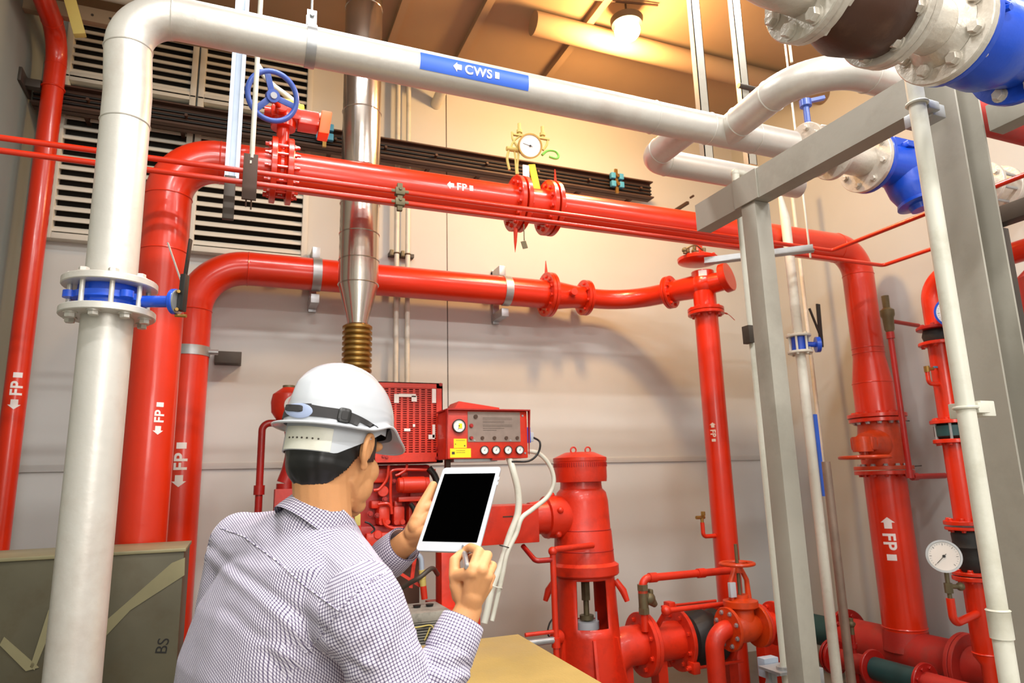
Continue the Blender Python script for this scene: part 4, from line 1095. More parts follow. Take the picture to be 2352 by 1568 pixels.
flange(t, (XBc, ybm, z_f4), UZ, rb * 1.85, .026, RED, 8, .014, RED, side=1)
flange(t, (XBc, ybm, z_f4 - .035), UZ, rb * 1.8, .02, RED, 8, .012, RED, side=-1)
t = thing('rubber_joint', 'black rubber bellows between red flanges beside the round pressure gauge', 'joint', (XBc, ybm, z_f5))
hL = z_f4 - z_f5
MB().lathe([(0, rb * 1.1), (hL * .1, rb * 1.3), (hL * .3, rb * 1.45), (hL * .42, rb * 1.35), (hL * .5, rb * 1.5), (hL * .6, rb * 1.35), (hL * .75, rb * 1.4), (hL * .87, rb * 1.1)], (XBc, ybm, z_f5 + .01), UZ, 36).build('rubber_bellows', RUBBER, t)
t = thing('bypass_riser', 'narrower red riser right of the FP riser, lowest length below the black bellows', 'pipe', (XBc, ybm, 0))
flange(t, (XBc, ybm, z_f5 + .01), UZ, rb * 1.75, .02, RED, 8, .014, RED, side=1)
flange(t, (XBc, ybm, z_f5 - .02), UZ, rb * 1.8, .026, RED, 8, .012, RED, side=-1)
zl2 = bz(1525, 2280)
MB().lathe([(0, rb * .5), (zl2 - .0, rb * .62), (zl2 + .05, rb * 1.08), (z_f5 - .02, rb * 1.08)], (XBc, ybm, 0), UZ, 30).build('riser', RED, t)
MB().torus((XBc, ybm, zl2 + .07), UZ, rb * 1.08, .006, 30, 6).build('weld_seam', RED, t)
# gauge
gd_ = ybm - .05
gcn = Y(2168, 1277, gd_); gR = rpx(2168, 1277, gd_, 78) * .93
gn = (CAM - gcn).normalized(); gn = (gn + V((-.05, -.12, .12))).normalized()
g = gauge('pressure_gauge', 'round white dial pressure gauge left of the black bellows at the lower right', gcn, gn, gR, needle=3.95, body=.035)
flattext(g, gcn + UZ * gR * .28 + gn * .0005, UZ.cross(gn), gn.cross(UZ.cross(gn)), 'WIKAI', gR * .001 + .012, BLACK) if False else None
gp = gcn - UZ * gR
mb = MB().cyl(gp - UZ * .20, gp + UZ * .02, .013, 12); mb.cyl(gp - UZ * .12, gp - UZ * .06, .024, 6); mb.cyl(gp + V((0, 0, -.08)), gp + V((.07, -.02, -.085)), .014, 10); mb.sphere(gp + V((.08, -.02, -.085)), .026, 12, 8)
mb.build('gauge_cock', OLIVE, g)
MB().tube(fillet([gp - UZ * .15, gp - UZ * .30, V((XBc - rb * .9, ybm - .02, gp.z - .27))], .05), .024, 16).build('elbow_pipe', RED, g)
# far right vessel and small things
q = X(2345, 770, 4.3)
t = thing('red_vessel', 'large dark red rounded vessel at the right edge behind the column', 'vessel', q)
c = V((4.35, q.y - .25, q.z)); MB().lathe([(-.42, .05), (-.40, .16), (-.3, .24), (0, .26), (.3, .24), (.38, .16), (.41, .05)], c, UZ, 36).build('vessel_body', REDD, t)
MB().cyl((c.x, c.y, 0), (c.x, c.y, c.z - .4), .06, 20).build('stand', REDD, t)
mb = MB().torus(c + V((-.2, -.2, -.02)), V((-1, -.6, 0)), .1, .02, 24, 8); mb.build('neck_ring', STEELD, t)
q = X(2186, 715, 4.3); gp2 = V((q.x, q.y, q.z))
gauge('pressure_gauge', 'small blue rimmed gauge partly hidden behind the right column by the red elbow', gp2, CAM - gp2, .10, casem=BLUE)
W_ = gp2
top(MB().cyl(gp2 + V((.01, .03, 0)), V((XBc, ybm, gp2.z)), .014, 10), 'gauge_line', RED, 'short red tube joining the blue rimmed gauge to the elbow', 'tube')
# ---------------- manifold low at right: row of flanged stubs
yq0 = 3.35
t = thing('test_header', 'low dusty red flanged pipe row at the foot of the right FP riser', 'pipe', (4.1, 3.2, 0))
xh = xend - .55
def hx_(px, py): return X(px, py, xh)
a0, a1, a2, a3 = hx_(1925, 1520), hx_(2010, 1532), hx_(2060, 1548), hx_(2125, 1560)
zh = (a0.z + a1.z + a2.z + a3.z) / 4
MB().tube([(xh, a0.y + .06, zh), (xh, a1.y, zh)], .068, 26).build('pipe', DUSTRED, t)
for yy, sd_ in ((a0.y + .05, 1), (a0.y + .015, 0), (a1.y + .015, 1), (a3.y, -1)):
    flange(t, (xh, yy, zh), UY, .12, .022, REDD, 8 if sd_ else 0, .011, REDD, side=sd_ or 1)
MB().cyl((xh, a1.y, zh), (xh, a3.y, zh), .075, 26).build('coupling', TEAL, t)
MB().cyl((xh, a3.y, zh), (xh, a3.y - .5, zh), .068, 26).build('pipe', DUSTRED, t)
MB().boxab((xh - .03, a0.y - .2, 0), (xh + .03, a0.y - .12, zh - .05)).build('support', REDD, t)
q = (a0 + a1) / 2
mb = MB().cyl((xh, q.y, zh), (xh, q.y, zh + .19), .015, 12); mb.cyl((xh, q.y, zh + .1), (xh, q.y, zh + .13), .024, 12)
mb.build('vent_pipe', REDD, t)
mb = MB().cyl((xh, q.y, zh + .19), (xh, q.y, zh + .30), .016, 12); mb.cyl((xh - .06, q.y, zh + .26), (xh + .03, q.y, zh + .26), .012, 10); mb.sphere((xh, q.y, zh + .26), .026, 10, 8); mb.build('vent_cock', OLIVE, t)
# ================================================================== CEILING RUNS
q0, q1 = Y(560, 22, 5.15), Y(1020, 122, 5.15); zz = (q0.z + q1.z) / 2; zz = min(zz, ZC - .08)
top(MB().tube(fillet([(XL, 5.15, zz), (q1.x, 5.15, zz), (q1.x + .05, 5.15, zz - .05), (q1.x + .05, YW, zz - .12)], .06), .05, 20), 'ceiling_pipe', PVC, 'pale pipe under the ceiling passing behind the round steel stack', 'pipe')
yy = 4.3; q0, q1 = Y(1250, 30, yy), Y(1780, 135, yy); zz = min((q0.z + q1.z) / 2, ZC - .13)
top(MB().tube([(q0.x - .1, yy, zz), (XR, yy, zz)], .095, 26), 'ceiling_duct', CEIL, 'wide round duct under the ceiling behind the warm lamp', 'duct')
q0 = Y(1180, 10, 4.0)
top(MB().tube(smoothpath([(q0.x - 1.2, 4.0, ZC - .02), (q0.x - .7, 4.15, ZC - .05), (q0.x - .1, 4.1, ZC - .04), (q0.x + .5, 4.0, ZC - .06), (q0.x + 1.2, 3.9, ZC - .02)]), .009, 8), 'ceiling_cable', BROWN, 'thin dark cable sagging along the ceiling above the blue CWS band', 'cable')
q = Y(210, 40, 5.0); z_ = min(q.z, ZC - .1)
t = thing('perforated_channel', 'pale perforated channel under the ceiling at the upper left corner', 'channel', (0, 5.0, z_))
q2 = Y(420, 75, 5.0)
MB().boxab((XL, 4.97, z_ - .05), (q2.x + .5, 5.03, z_ + .06), .004).build('channel', CEIL, t)
mb = MB()
for k in range(12): mb.cyl((XL + .08 + k * .11, 4.965, z_), (XL + .08 + k * .11, 4.972, z_), .009, 8)
mb.build('rivets', STEELD, t)
t = thing('yellow_beam_end', 'short yellow painted steel bar beside the top of the corner red riser', 'bar', Y(170, 50, 4.7))
q0, q1 = Y(150, -40, 4.7), Y(184, 82, 4.7)
MB().bar(q0, q1, .07, .05, ref=UY, bev=.004).build('bar', YELM, t)
# ================================================================== LEFT SHEET METAL BOX
ys_ = 3.32
q = Y(423, 1275, ys_); xr_ = q.x; zt_s = (q.z + Y(60, 1262, ys_).z) / 2
t = thing('sheet_metal_box', 'dull creased sheet metal box behind the left grey riser with handwriting on it', 'box', (xr_ - .6, ys_ + .25, 0))
x0 = XL + .02
MB().boxab((x0, ys_, .0), (xr_, ys_ + .42, zt_s - .012), .004).build('casing', SHEET, t)
MB().boxab((x0, ys_ - .012, zt_s - .012), (xr_ + .006, ys_ + .43, zt_s + .002), .002).build('top_flange', SHEETL, t)
def sp_(px, py): p = Y(px, py, ys_); return p
mb = MB()
mb.poly([sp_(395, 1292), sp_(425, 1280), sp_(424, 1320), sp_(300, 1400), sp_(215, 1490), sp_(200, 1480), sp_(235, 1432)], UY * -1, .006)
mb.poly([sp_(0, 1480), sp_(60, 1540), sp_(90, 1532), sp_(10, 1462)], UY * -1, .006)
mb.poly([sp_(70, 1530), sp_(112, 1400), sp_(140, 1370), sp_(120, 1440), sp_(80, 1538)], UY * -1, .006)
mb.each('crease_fold', SHEETL, t)
mb = MB()
cpts = [sp_(-60, 1300), sp_(423, 1290)]
c0 = sp_(180, 1500)
flattext(t, sp_(372, 1483) - UY * .002, V((.15, 0, 1)), V((-1, 0, .15)), 'BS', .045, BLACK, 'handwriting')
# ================================================================== YELLOW TOPPED TANK
zt_y = .92
qa = Zp(1190, 1456, zt_y); qb = Zp(1375, 1566, zt_y); ql = Zp(1085, 1456, zt_y)
print('tank', qa, qb, ql)
t = thing('fuel_tank', 'low tank with a rough yellow brown top below the worker\'s hands', 'tank', (qa.x - .4, qa.y - .6, 0))
mb = MB(); mb.poly([(qa.x, qa.y, zt_y - .02), (qb.x, qb.y - .15, zt_y - .02), (qb.x - .95, qb.y - .15, zt_y - .02), (qa.x - .75, qa.y, zt_y - .02)], UZ, .02)
mb.build('tank_top', YELTOP, t)
MB().poly([(qa.x - .02, qa.y - .02, 0), (qb.x - .02, qb.y - .13, 0), (qb.x - .93, qb.y - .13, 0), (qa.x - .73, qa.y - .02, 0)], UZ, zt_y - .02).build('tank_body', STEELD, t)
# ================================================================== RADIATOR GUARD + ENGINE
yg = 4.25
def G(px, py, y=None): return Y(px, py, yg if y is None else y)
eng = thing('diesel_engine', 'red diesel pump engine with a perforated radiator guard behind the worker', 'engine', (G(930, 1400).x, yg + .3, 0))
gx0, gx1 = G(850, 960).x, G(1017, 960).x; gz0, gz1 = G(1015, 1062).z, G(1015, 880).z
fw = .035
mb = MB()
mb.boxab((gx0, yg, gz1 - fw), (gx1, yg + .03, gz1)); mb.boxab((gx0, yg, gz0), (gx1, yg + .03, gz0 + .06)); mb.boxab((gx0, yg, gz0), (gx0 + fw, yg + .03, gz1)); mb.boxab((gx1 - fw * 1.2, yg, gz0), (gx1, yg + .03, gz1))
mb.boxab((gx1 - .006, yg, gz0), (gx1, yg + .32, gz1)); mb.boxab((gx0, yg, gz1 - .006), (gx1, yg + .32, gz1)); mb.boxab((gx0, yg, gz0), (gx1, yg + .32, gz0 + .006)); mb.boxab((gx0, yg, gz0), (gx0 + .006, yg + .32, gz1))
gf = mb.build('guard_frame', RED2, eng)
MB().boxab((gx0 + .01, yg + .05, gz0 + .01), (gx1 - .01, yg + .06, gz1 - .01)).build('radiator_core', REDD, eng)
mb = MB(); xx = gx0 + fw
while xx < gx1 - fw:
    mb.boxab((xx, yg + .008, gz0 + .05), (xx + .014, yg + .011, gz1 - .02)); xx += .040
zz = gz0 + .06
while zz < gz1 - fw:
    mb.boxab((gx0 + .02, yg + .009, zz), (gx1 - .03, yg + .011, zz + .0065)); zz += .0142
mb.build('guard_mesh', RED2, eng)
mb = MB()
for (a, b_3, c, d) in ((905, 905, 916, 925), (916, 905, 955, 911), (945, 909, 957, 922), (992, 893, 1001, 925), (993, 975, 999, 1005), (984, 998, 998, 1008), (928, 984, 942, 990), (948, 974, 953, 980)):
    p, q = G(a, d, yg + .004), G(c, b_3, yg + .004); mb.boxab((p.x, yg - .001, p.z), (q.x, yg + .004, q.z))
mb.each('torn_sticker', WHITE, eng)
for px, py in ((1012, 883), (1003, 1030), (1003, 1052), (880, 1037), (880, 1048), (888, 1050)):
    put(bolt_mesh(.008, 'bolt'), 'bolt', REDD, eng, G(px, py), -UY)
# block
bx0, bx1 = G(775, 1150).x, G(1006, 1150).x; bz1_ = G(900, 1085).z; bz0_ = G(900, 1275).z
mb = MB(); mb.boxab((bx0, yg + .18, bz0_), (bx1, yg + .75, gz0 - .006), .02); mb.boxab((bx0 - .1, yg + .1, G(900, 1215).z - .06), (bx1 - .08, yg + .3, G(900, 1215).z + .02), .015)
mb.build('engine_block', REDD, eng)
mb = MB()
for px in (880, 914, 948, 980):
    p = G(px, 1200, yg + .1); mb.box((p.x, yg + .13, G(px, 1185).z), (.075, .14, .12), bev=.022); mb.cyl((p.x - .02, yg + .05, G(px, 1200).z), (p.x - .02, yg + .08, G(px, 1200).z), .016, 10); mb.cyl((p.x + .02, yg + .05, G(px, 1200).z), (p.x + .02, yg + .08, G(px, 1200).z), .016, 10)
    mb.box((p.x, yg + .14, G(px, 1160).z), (.05, .1, .05), bev=.01)
mb.build('cylinder_covers', RED2, eng)
mb = MB()
p0_, p1_ = G(912, 1114, yg), G(984, 1114, yg)
mb.lathe([(0, .036), (.008, .046), (.03, .046), (.034, .050), (.17, .050), (.175, .046), (p1_.x - p0_.x, .046)], p0_, UX, 26); mb.build('filter_canister', RED2, eng)
MB().boxab((G(945, 1100).x, yg - .03, G(945, 1101).z - .003), (G(965, 1100).x, yg + .0, G(945, 1101).z + .004)).build('filter_label', WHITE, eng)
mb = MB()
for pts in (((893, 1068), (888, 1100), (872, 1122), (858, 1126)), ((935, 1066), (932, 1078), (918, 1088), (908, 1092)), ((1000, 1080), (950, 1078), (902, 1080), (898, 1100), (897, 1140), (900, 1180)), ((880, 1190), (884, 1204), (900, 1212), (925, 1212)), ((868, 1158), (890, 1156), (900, 1166)), ((985, 1150), (975, 1170), (968, 1200))):
    mb.tube(smoothpath([G(a, b_3, yg + .04) for a, b_3 in pts], 6), .009, 8)
mb.each('fuel_line', RED2, eng)
mb = MB(); mb.box(G(950, 1145, yg + .08), (.22, .12, .03), bev=.006); mb.box(G(990, 1147, yg + .05), (.08, .10, .025), bev=.005); mb.box(G(965, 1132, yg + .14), (.16, .1, .1), bev=.02); mb.build('manifold', RED2, eng)
mb = MB()
for px, py, w_, h_ in ((872, 1092, .10, .09), (893, 1230, .16, .07), (962, 1232, .12, .08), (862, 1158, .07, .05), (985, 1205, .06, .09), (925, 1088, .05, .05)): mb.box(G(px, py, yg + .15), (w_, .10, h_), bev=.014)
for px, py, r_ in ((880, 1128, .034), (992, 1180, .03), (868, 1228, .026)): mb.cyl(G(px, py, yg + .04), G(px, py, yg + .18), r_, 20, bev=.004)
mb.each('block_casting', RED2, eng)
mb = MB(); mb.tube(smoothpath([G(a, b_3, yg + .02) for a, b_3 in ((985, 1075), (997, 1090), (1004, 1108), (1008, 1130))], 6), .022, 12); mb.tube(smoothpath([G(a, b_3, yg + .0) for a, b_3 in ((942, 1156), (950, 1168), (954, 1185))], 6), .016, 12)
mb.tube(smoothpath([G(a, b_3, yg) for a, b_3 in ((838, 1198), (850, 1203), (860, 1215), (852, 1224))], 6), .006, 8)
mb.each('black_hose', BLACK, eng)
mb = MB(); mb.box(G(820, 1193, yg - .05), (.035, .05, .07), bev=.006); mb.build('solenoid', YELM, eng)
MB().box(G(808, 1203, yg - .02), (.05, .05, .08), bev=.008).build('solenoid_bracket', RED2, eng)
mb = MB(); mb.boxab((G(805, 1210).x, yg + .0, G(805, 1262).z), (G(830, 1210).x, yg + .1, G(805, 1205).z), .01); mb.boxab((G(845, 1210).x, yg + .05, G(805, 1262).z), (G(940, 1210).x, yg + .2, G(805, 1228).z), .015)
mb.build('side_casting', RED2, eng)
for px, py, r in ((850, 1180, .013), (866, 1183, .011), (905, 1105, .01), (884, 1146, .012)):
    put(bolt_mesh(r, 'bolt'), 'bolt', REDD, eng, G(px, py, yg + .05), -UY)
# shelf plate & legs
mb = MB(); lx0, lx1 = G(1012, 1300).x, G(1050, 1300).x
mb.boxab((lx0, yg - .02, 0), (lx1, yg + .12, G(1030, 1262).z), .006); mb.boxab((lx0 - .02, yg - .1, G(1030, 1392).z - .02), (lx1 + .06, yg + .3, G(1030, 1392).z + .0), .005)
mb.boxab((lx0 - .9, yg + .02, G(1030, 1410).z - .08), (lx1 + .12, yg + .14, G(1030, 1405).z), .006); mb.boxab((lx0 - .9, yg + .02, 0), (lx0 - .8, yg + .14, bz0_), .006); 
mb.build('engine_frame', RED2, eng)
mb = MB()
mb.bar(G(893, 1300, yg + .02), G(965, 1345, yg + .0), .018, .018, ref=UY); mb.bar(G(955, 1262, yg + .05), G(943, 1350, yg + .02), .022, .012, ref=UY)
mb.each('brace_bar', RED2, eng)
MB().boxab((bx0 + .02, yg + .3, .4), (bx1 - .04, yg + .7, bz0_), .01).build('sump', BROWN, eng)
mb = MB().tube(smoothpath([G(a, b_3, yg - .05) for a, b_3 in ((945, 1276), (958, 1274), (967, 1284), (969, 1310))], 6), .017, 12); mb.build('grey_hose', STRIPG if False else GALVB, eng)
mb = MB().cyl(G(969, 1308, yg - .05), G(972, 1345, yg - .05), .02, 12); mb.cyl(G(969, 1322, yg - .05), G(970, 1328, yg - .05), .025, 6); mb.build('hose_fitting', YELM, eng)
MB().cyl(G(972, 1345, yg - .05), G(975, 1375, yg - .05), .02, 12).build('hose_stub', RED2, eng)
# control panel
yc2 = 4.0
def Cn(px, py, y=None): return Y(px, py, yc2 if y is None else y)
pa, pb_ = Cn(1028, 1055), Cn(1210, 943); x0, x1 = pa.x, pb_.x; z0, z1 = (pa.z + Cn(1210, 1050).z) / 2, (pb_.z + Cn(1028, 943).z) / 2
dd = .22
cp = thing('control_panel', 'red engine control panel with a grey plate, round gauges and yellow labels', 'panel', ((x0 + x1) / 2, yc2 + dd, z0))
MB().boxab((x0, yc2, z0), (x1, yc2 + dd, z1), .006).build('case', RED2, cp)
mb = MB(); mb.boxab((x0 - .01, yc2 - .035, z1 - .0), (x1 + .01, yc2 + dd, z1 + .008)); mb.poly([(x0 - .01, yc2, z1), (x0 - .01, yc2, z0), (x0 - .01, yc2 - .035, z1)], UX, .006); mb.poly([(x1 + .004, yc2, z1), (x1 + .004, yc2, z0 + .02), (x1 + .004, yc2 - .035, z1)], UX, .006)
mb.boxab((Cn(1130, 1056).x, yc2 - .01, z0 - .012), (Cn(1160, 1056).x, yc2 + .02, z0))
mb.build('hood', REDD, cp)
pw = x1 - x0; phh = z1 - z0
def cxy(u, v, y=0.0): return V((x0 + pw * u, yc2 - y, z0 + phh * (1 - v)))
a = cxy(.245, .655); b_3 = cxy(.905, .025); MB().boxab((a.x, yc2 - .004, a.z), (b_3.x, yc2, b_3.z)).build('instrument_plate', GREYPL, cp)
mb = MB()
for u in (.28, .42, .57, .72, .86): mb.cyl(cxy(u, .575, .004), cxy(u, .575, .012), .011, 12)
mb.cyl(cxy(.34, .13, .004), cxy(.34, .13, .014), .013, 12)
mb.each('indicator_knob', BROWN, cp)
mb = MB()
for v in (.32, .575): mb.cyl(cxy(.285, v, .012), cxy(.285, v, .018), .010, 12)
mb.cyl(cxy(.285, .32, .004), cxy(.285, .32, .012), .013, 12)
mb.each('push_button', REDD, cp)
mb = MB()
for v in (.15, .18, .22, .25, .30, .33, .37, .41): mb.boxab(cxy(.43, v, .0045), cxy(.80 - .1 * (int(v * 100) % 3), v + .008, .0042))
mb.build('printed_lines', STEELD, cp)
gg = gauge('gauge', None, cxy(.13, .33, .02), -UY, .042, cp, needle=4.4, casem=BLACK, body=.02, marks=True)
MB().box(cxy(.145, .33, .0225), (.022, .001, .03)).build('yellow_sticker', YEL, cp)
for u in (.44, .585, .735, .885): gauge('gauge', None, cxy(u, .83, .014), -UY, .027, cp, needle=1.1, casem=BLACK, body=.014)
MB().boxab(cxy(.075, .59, .0), cxy(.23, .78, .0015)).build('warning_label', YEL, cp); MB().boxab(cxy(.03, .79, .0), cxy(.28, .975, .0015)).build('warning_label', YEL, cp)
mb = MB(); mb.boxab(cxy(.05, .855, .002), cxy(.085, .91, .0012)); 
for v in (.62, .83, .87): mb.boxab(cxy(.10, v, .002), cxy(.21, v + .007, .0012))
mb.box(cxy(.095, .70, .002), (.006, .001, .005)); mb.box(cxy(.205, .735, .002), (.008, .001, .008))
mb.build('label_print', STEELD, cp)
for u, v in ((.325, .63), (.775, .63), (.96, .9), (.94, .1)): put(bolt_mesh(.0045, 'bolt'), 'screw', GALV, cp, cxy(u, v, .003), -UY)
MB().poly([Cn(1042, 941, yc2 + .15), Cn(1054, 921, yc2 + .15), Cn(1147, 936, yc2 + .15), Cn(1147, 944, yc2 + .15)], UY, .2).build('rear_cover', RED2, eng)
MB().boxab((x0 + .05, yc2 + .03, z0 - .018), (x1 - .2, yc2 + .2, z0 - .001)).build('mounting_tray', GALV, cp)
mb = MB(); mb.boxab((x0 + .02, yc2 + .1, z0 - .18), (x0 + .05, yc2 + .14, z0)); mb.build('mount_bracket', BROWN, cp)
mb = MB().box((x1 + .025, yc2 + .08, z0 + phh * .50), (.035, .07, .10), bev=.004); mb.build('plug_socket', BLUE, cp)
MB().box((x1 + .052, yc2 + .08, z0 + phh * .46), (.03, .055, .06), bev=.004).build('plug', GPLAST, cp)
mb = MB().tube(smoothpath([V((x1 + .065, yc2 + .07, z0 + phh * .46)), Cn(1240, 1015), Cn(1236, 1040), Cn(1215, 1058), Cn(1175, 1060)]), .007, 10); mb.build('black_cable', BLACK, cp)
# conduits
top(MB().tube(smoothpath([V((Cn(1174, 1058).x, yc2 + .03, z0)), Cn(1180, 1085), Cn(1190, 1130), Cn(1189, 1180), Cn(1170, 1232), Cn(1152, 1290), Cn(1130, 1350), Cn(1118, 1405), Cn(1112, 1430)]), .0215, 16), 'flexible_conduit', PVC, 'thicker cream flexible conduit dropping straight from under the control panel', 'conduit')
top(MB().tube(smoothpath([V((x1 - .01, yc2 + .1, z0 + .05)), Cn(1235, 1040, 4.05), Cn(1262, 1068, 4.05), Cn(1272, 1105, 4.05), Cn(1258, 1140, 4.05), Cn(1222, 1170, 4.0), Cn(1198, 1190, 3.97), Cn(1186, 1225, 3.97), Cn(1165, 1270, 3.97), Cn(1152, 1330, 3.98), Cn(1136, 1400, 4.0), Cn(1130, 1425, 4.0)]), .0145, 14), 'flexible_conduit', PVC, 'thinner cream conduit looping right from the control panel then joining the thicker one', 'conduit')
mb = MB(); mb.torus(Cn(1160, 1255, 3.99), V((.3, 0, 1)), .034, .0035, 18, 6); t = tag(mb.build('cable_tie', BLACK), 'black cable tie bundling the two cream conduits', 'tie')
mb = MB(); mb.torus(Cn(1140, 1347, 3.99), V((.3, 0, 1)), .036, .0035, 18, 6); t = tag(mb.build('cable_tie', PVC), 'white cable tie low on the two cream conduits', 'tie')
# drive shaft guard
yd = 4.25
t = thing('shaft_guard', 'red sheet metal drive shaft guard between the engine and the vertical pump', 'guard', (Y(1170, 1200, yd).x, yd + .15, 0))
p, q = Y(1060, 1262, yd), Y(1237, 1158, yd)
MB().boxab((p.x, yd, Y(1237, 1245, yd).z), (q.x, yd + .34, q.z), .006).build('guard_box', RED2, t)
MB().boxab((Y(1155, 1190, yd).x, yd - .003, Y(1155, 1188, yd).z), (Y(1178, 1190, yd).x, yd, Y(1155, 1185, yd).z)).build('slot', BROWN, t)
MB().cyl((Y(1183, 1230, yd).x, yd - .01, Y(1183, 1231, yd).z), (Y(1183, 1230, yd).x, yd, Y(1183, 1231, yd).z), .009, 10).build('fastener', BRASS, t)
MB().boxab((p.x + .1, yd + .12, 0), (p.x + .16, yd + .2, Y(1237, 1245, yd).z)).build('leg', RED2, t)
# battery
yb4 = 3.85
zb4 = Y(960, 1395, yb4).z
qf = Y(945, 1420, yb4); qr = Y(1033, 1410, yb4)
t = thing('battery', 'dusty grey lead battery with round caps below the engine', 'battery', (qf.x, yb4 + .1, 0))
bxa, bxb = Y(880, 1415, yb4).x, Y(1032, 1412, yb4).x; ztb = Y(1032, 1400, yb4).z; zbb = Y(1000, 1500, yb4).z
MB().boxab((bxa, yb4, zbb), (bxb, yb4 + .30, ztb - .05), .004).build('case', BATTD, t)
MB().boxab((bxa - .008, yb4 - .008, ztb - .05), (bxb + .008, yb4 + .308, ztb), .006).build('lid', BATT, t)
mb = MB()
for k in range(6):
    u = .18 + .12 * k
    x = bxb - .07 - .075 * k; y = yb4 + .16 - .0 * k
    mb.cyl((x, y, ztb), (x, y, ztb + .014), .02, 14, r2=.024)
mb.each('vent_cap', BLACK, t)
mb = MB()
for k in range(11): mb.boxab((bxa + .02, yb4 - .004, zbb + .02 + k * .014), (bxb - .05, yb4, zbb + .026 + k * .014))
mb.build('side_ribs', BATT, t)
mb = MB().tube(smoothpath([Y(a, b_3, yb4 - .02) for a, b_3 in ((925, 1445), (960, 1440), (990, 1436), (998, 1455), (992, 1478), (1000, 1500))]), .004, 8); mb.tube(smoothpath([Y(a, b_3, yb4 - .02) for a, b_3 in ((988, 1440), (982, 1455), (975, 1470))]), .004, 8); mb.build('rope', YELM, t)
mb = MB().tube(smoothpath([Y(912, 1358, yb4 + .2), Y(935, 1342, yb4 + .15), Y(965, 1325, yb4 + .1), Y(992, 1305, yb4 + .15), Y(1005, 1318, yb4 + .3)]), .014, 12); mb.build('battery_cable', STEELD, t)
mb = MB().sphere((Y(912, 1362, yb4 + .15).x, yb4 + .14, ztb + .03), .035, 12, 8); mb.build('terminal_clamp', OLIVE, t)
MB().boxab((bxa, yb4 + .02, 0), (bxb, yb4 + .28, zbb)).build('stand', BROWN, t)
# ================================================================== VERTICAL PUMP
yp = 4.5
def Pz(px, py): return Y(px, py, yp).z
px_c = Y(1338, 1200, yp).x
zc1, zc2_ = Pz(1332, 1048), Pz(1334, 1106)
r0 = rpx(1332, 1080, yp, 122) * .99
pump = thing('vertical_pump', 'red vertical turbine pump with a right angle gear head and open stand', 'pump', (px_c, yp, 0))
print('pump', px_c, r0)
zt_p = zc1
MB().lathe([(0, r0 * .98), (.03, r0), (zt_p - zc2_ - .04, r0), (zt_p - zc2_ - .035, r0 * 1.02), (zt_p - zc2_ - .01, r0 * 1.02), (zt_p - zc2_, r0 * .9), (zt_p - zc2_ + .03, r0 * .55), (zt_p - zc2_ + .032, .02)], (px_c, yp, zc2_), UZ, 44).build('motor_cap', RED2, pump)
mb = MB(); 
for k in range(72):
    th = 2 * PI * k / 72; mb.box((px_c + math.cos(th) * r0 * 1.003, yp + math.sin(th) * r0 * 1.003, zt_p - .062), (.006, .006, .03), (V((math.cos(th), math.sin(th), 0)), V((-math.sin(th), math.cos(th), 0)), UZ))
mb.build('vent_slots', REDD, pump)
for k in (-1, 1): MB().torus((px_c + k * .06, yp - .02, zt_p + .045), V((0, 1, .1)), .022, .006, 20, 8).each('lifting_eye', RED2, pump)
zd1, zd2, zd3, zd4 = Pz(1335, 1150), Pz(1338, 1215), Pz(1340, 1292), Pz(1343, 1318)
MB().lathe([(0, r0 * 1.12), (zd2 - zd3 - .01, r0 * 1.06), (zd2 - zd3, r0 * 1.03), (zd1 - zd3, r0 * .99), (zd1 - zd3 + .06, r0 * .93), (zc2_ - zd3 - .05, r0 * .80), (zc2_ - zd3 - .02, r0 * .78), (zc2_ - zd3 + .02, r0 * .78)], (px_c, yp, zd3), UZ, 44).build('gear_housing', RED2, pump)
for zz, rr in ((zd2, r0 * 1.035), (Pz(1340, 1262), r0 * 1.09)): MB().torus((px_c, yp, zz), UZ, rr, .004, 44, 6).build('casting_seam', REDD, pump)
MB().lathe([(0, r0 * 1.22), (.01, r0 * 1.26), (zd3 - zd4 - .01, r0 * 1.26), (zd3 - zd4 + .01, r0 * 1.12)], (px_c, yp, zd4), UZ, 44).build('base_flange', RED2, pump)
# horizontal input
ax0 = Y(1240, 1183, yd + .17); hz_ = Y(1300, 1185, yp).z
MB().lathe([(0, .02), (.0, .105), (.12, .12), (.125, .145), (.22, .15), (.30, .13), (.45, .12)], (px_c - r0 - .23, yp, hz_), UX, 34).build('input_housing', RED2, pump)
mb = MB(); mb.cyl((px_c - r0 - .36, yp, hz_), (px_c - r0 - .2, yp, hz_), .06, 20); mb.build('input_shaft', REDD, pump)
mb = MB(); 
for th in (.4, 1.6, 2.8, 4.0, 5.2): 
    c = V((px_c - r0 - .05, yp + .15 * math.cos(th), hz_ + .15 * math.sin(th))); mb.sphere(c, .024, 10, 8)
mb.each('cast_lug', RED2, pump)
# stand : tube with two openings -> built from wall panels
Hs = zd4; zw1, zw0 = Pz(1343, 1326), Pz(1350, 1432)
rs1, rs0 = r0 * 1.12, r0 * 1.22
def stand_pt(th, z, off=0):
    k = (Hs - z) / max(Hs, .01); r = (r0 * 1.08 + (r0 * .22) * k) + off
    return V((px_c + math.cos(th) * r, yp + math.sin(th) * r, z))
zs_ = [Hs, zw1, (zw1 + zw0) / 2, zw0, zw0 - .06, zw0 - .3, 0.02]
N_ = 48; bm = bmesh.new(); grid = [[bm.verts.new(stand_pt(2 * PI * k / N_, z)) for k in range(N_)] for z in zs_]
def open_at(k):
    a = (k + .5) / N_ * 360
    # direction toward the camera is about 238 degrees
    return 226 < a < 284 or 46 < a < 104
for i in range(len(zs_) - 1):
    for k in range(N_):
        if i in (1, 2) and open_at(k): continue
        bm.faces.new((grid[i][k], grid[i][(k + 1) % N_], grid[i + 1][(k + 1) % N_], grid[i + 1][k]))
mb = MB(); mb.bm.free(); mb.bm = bm
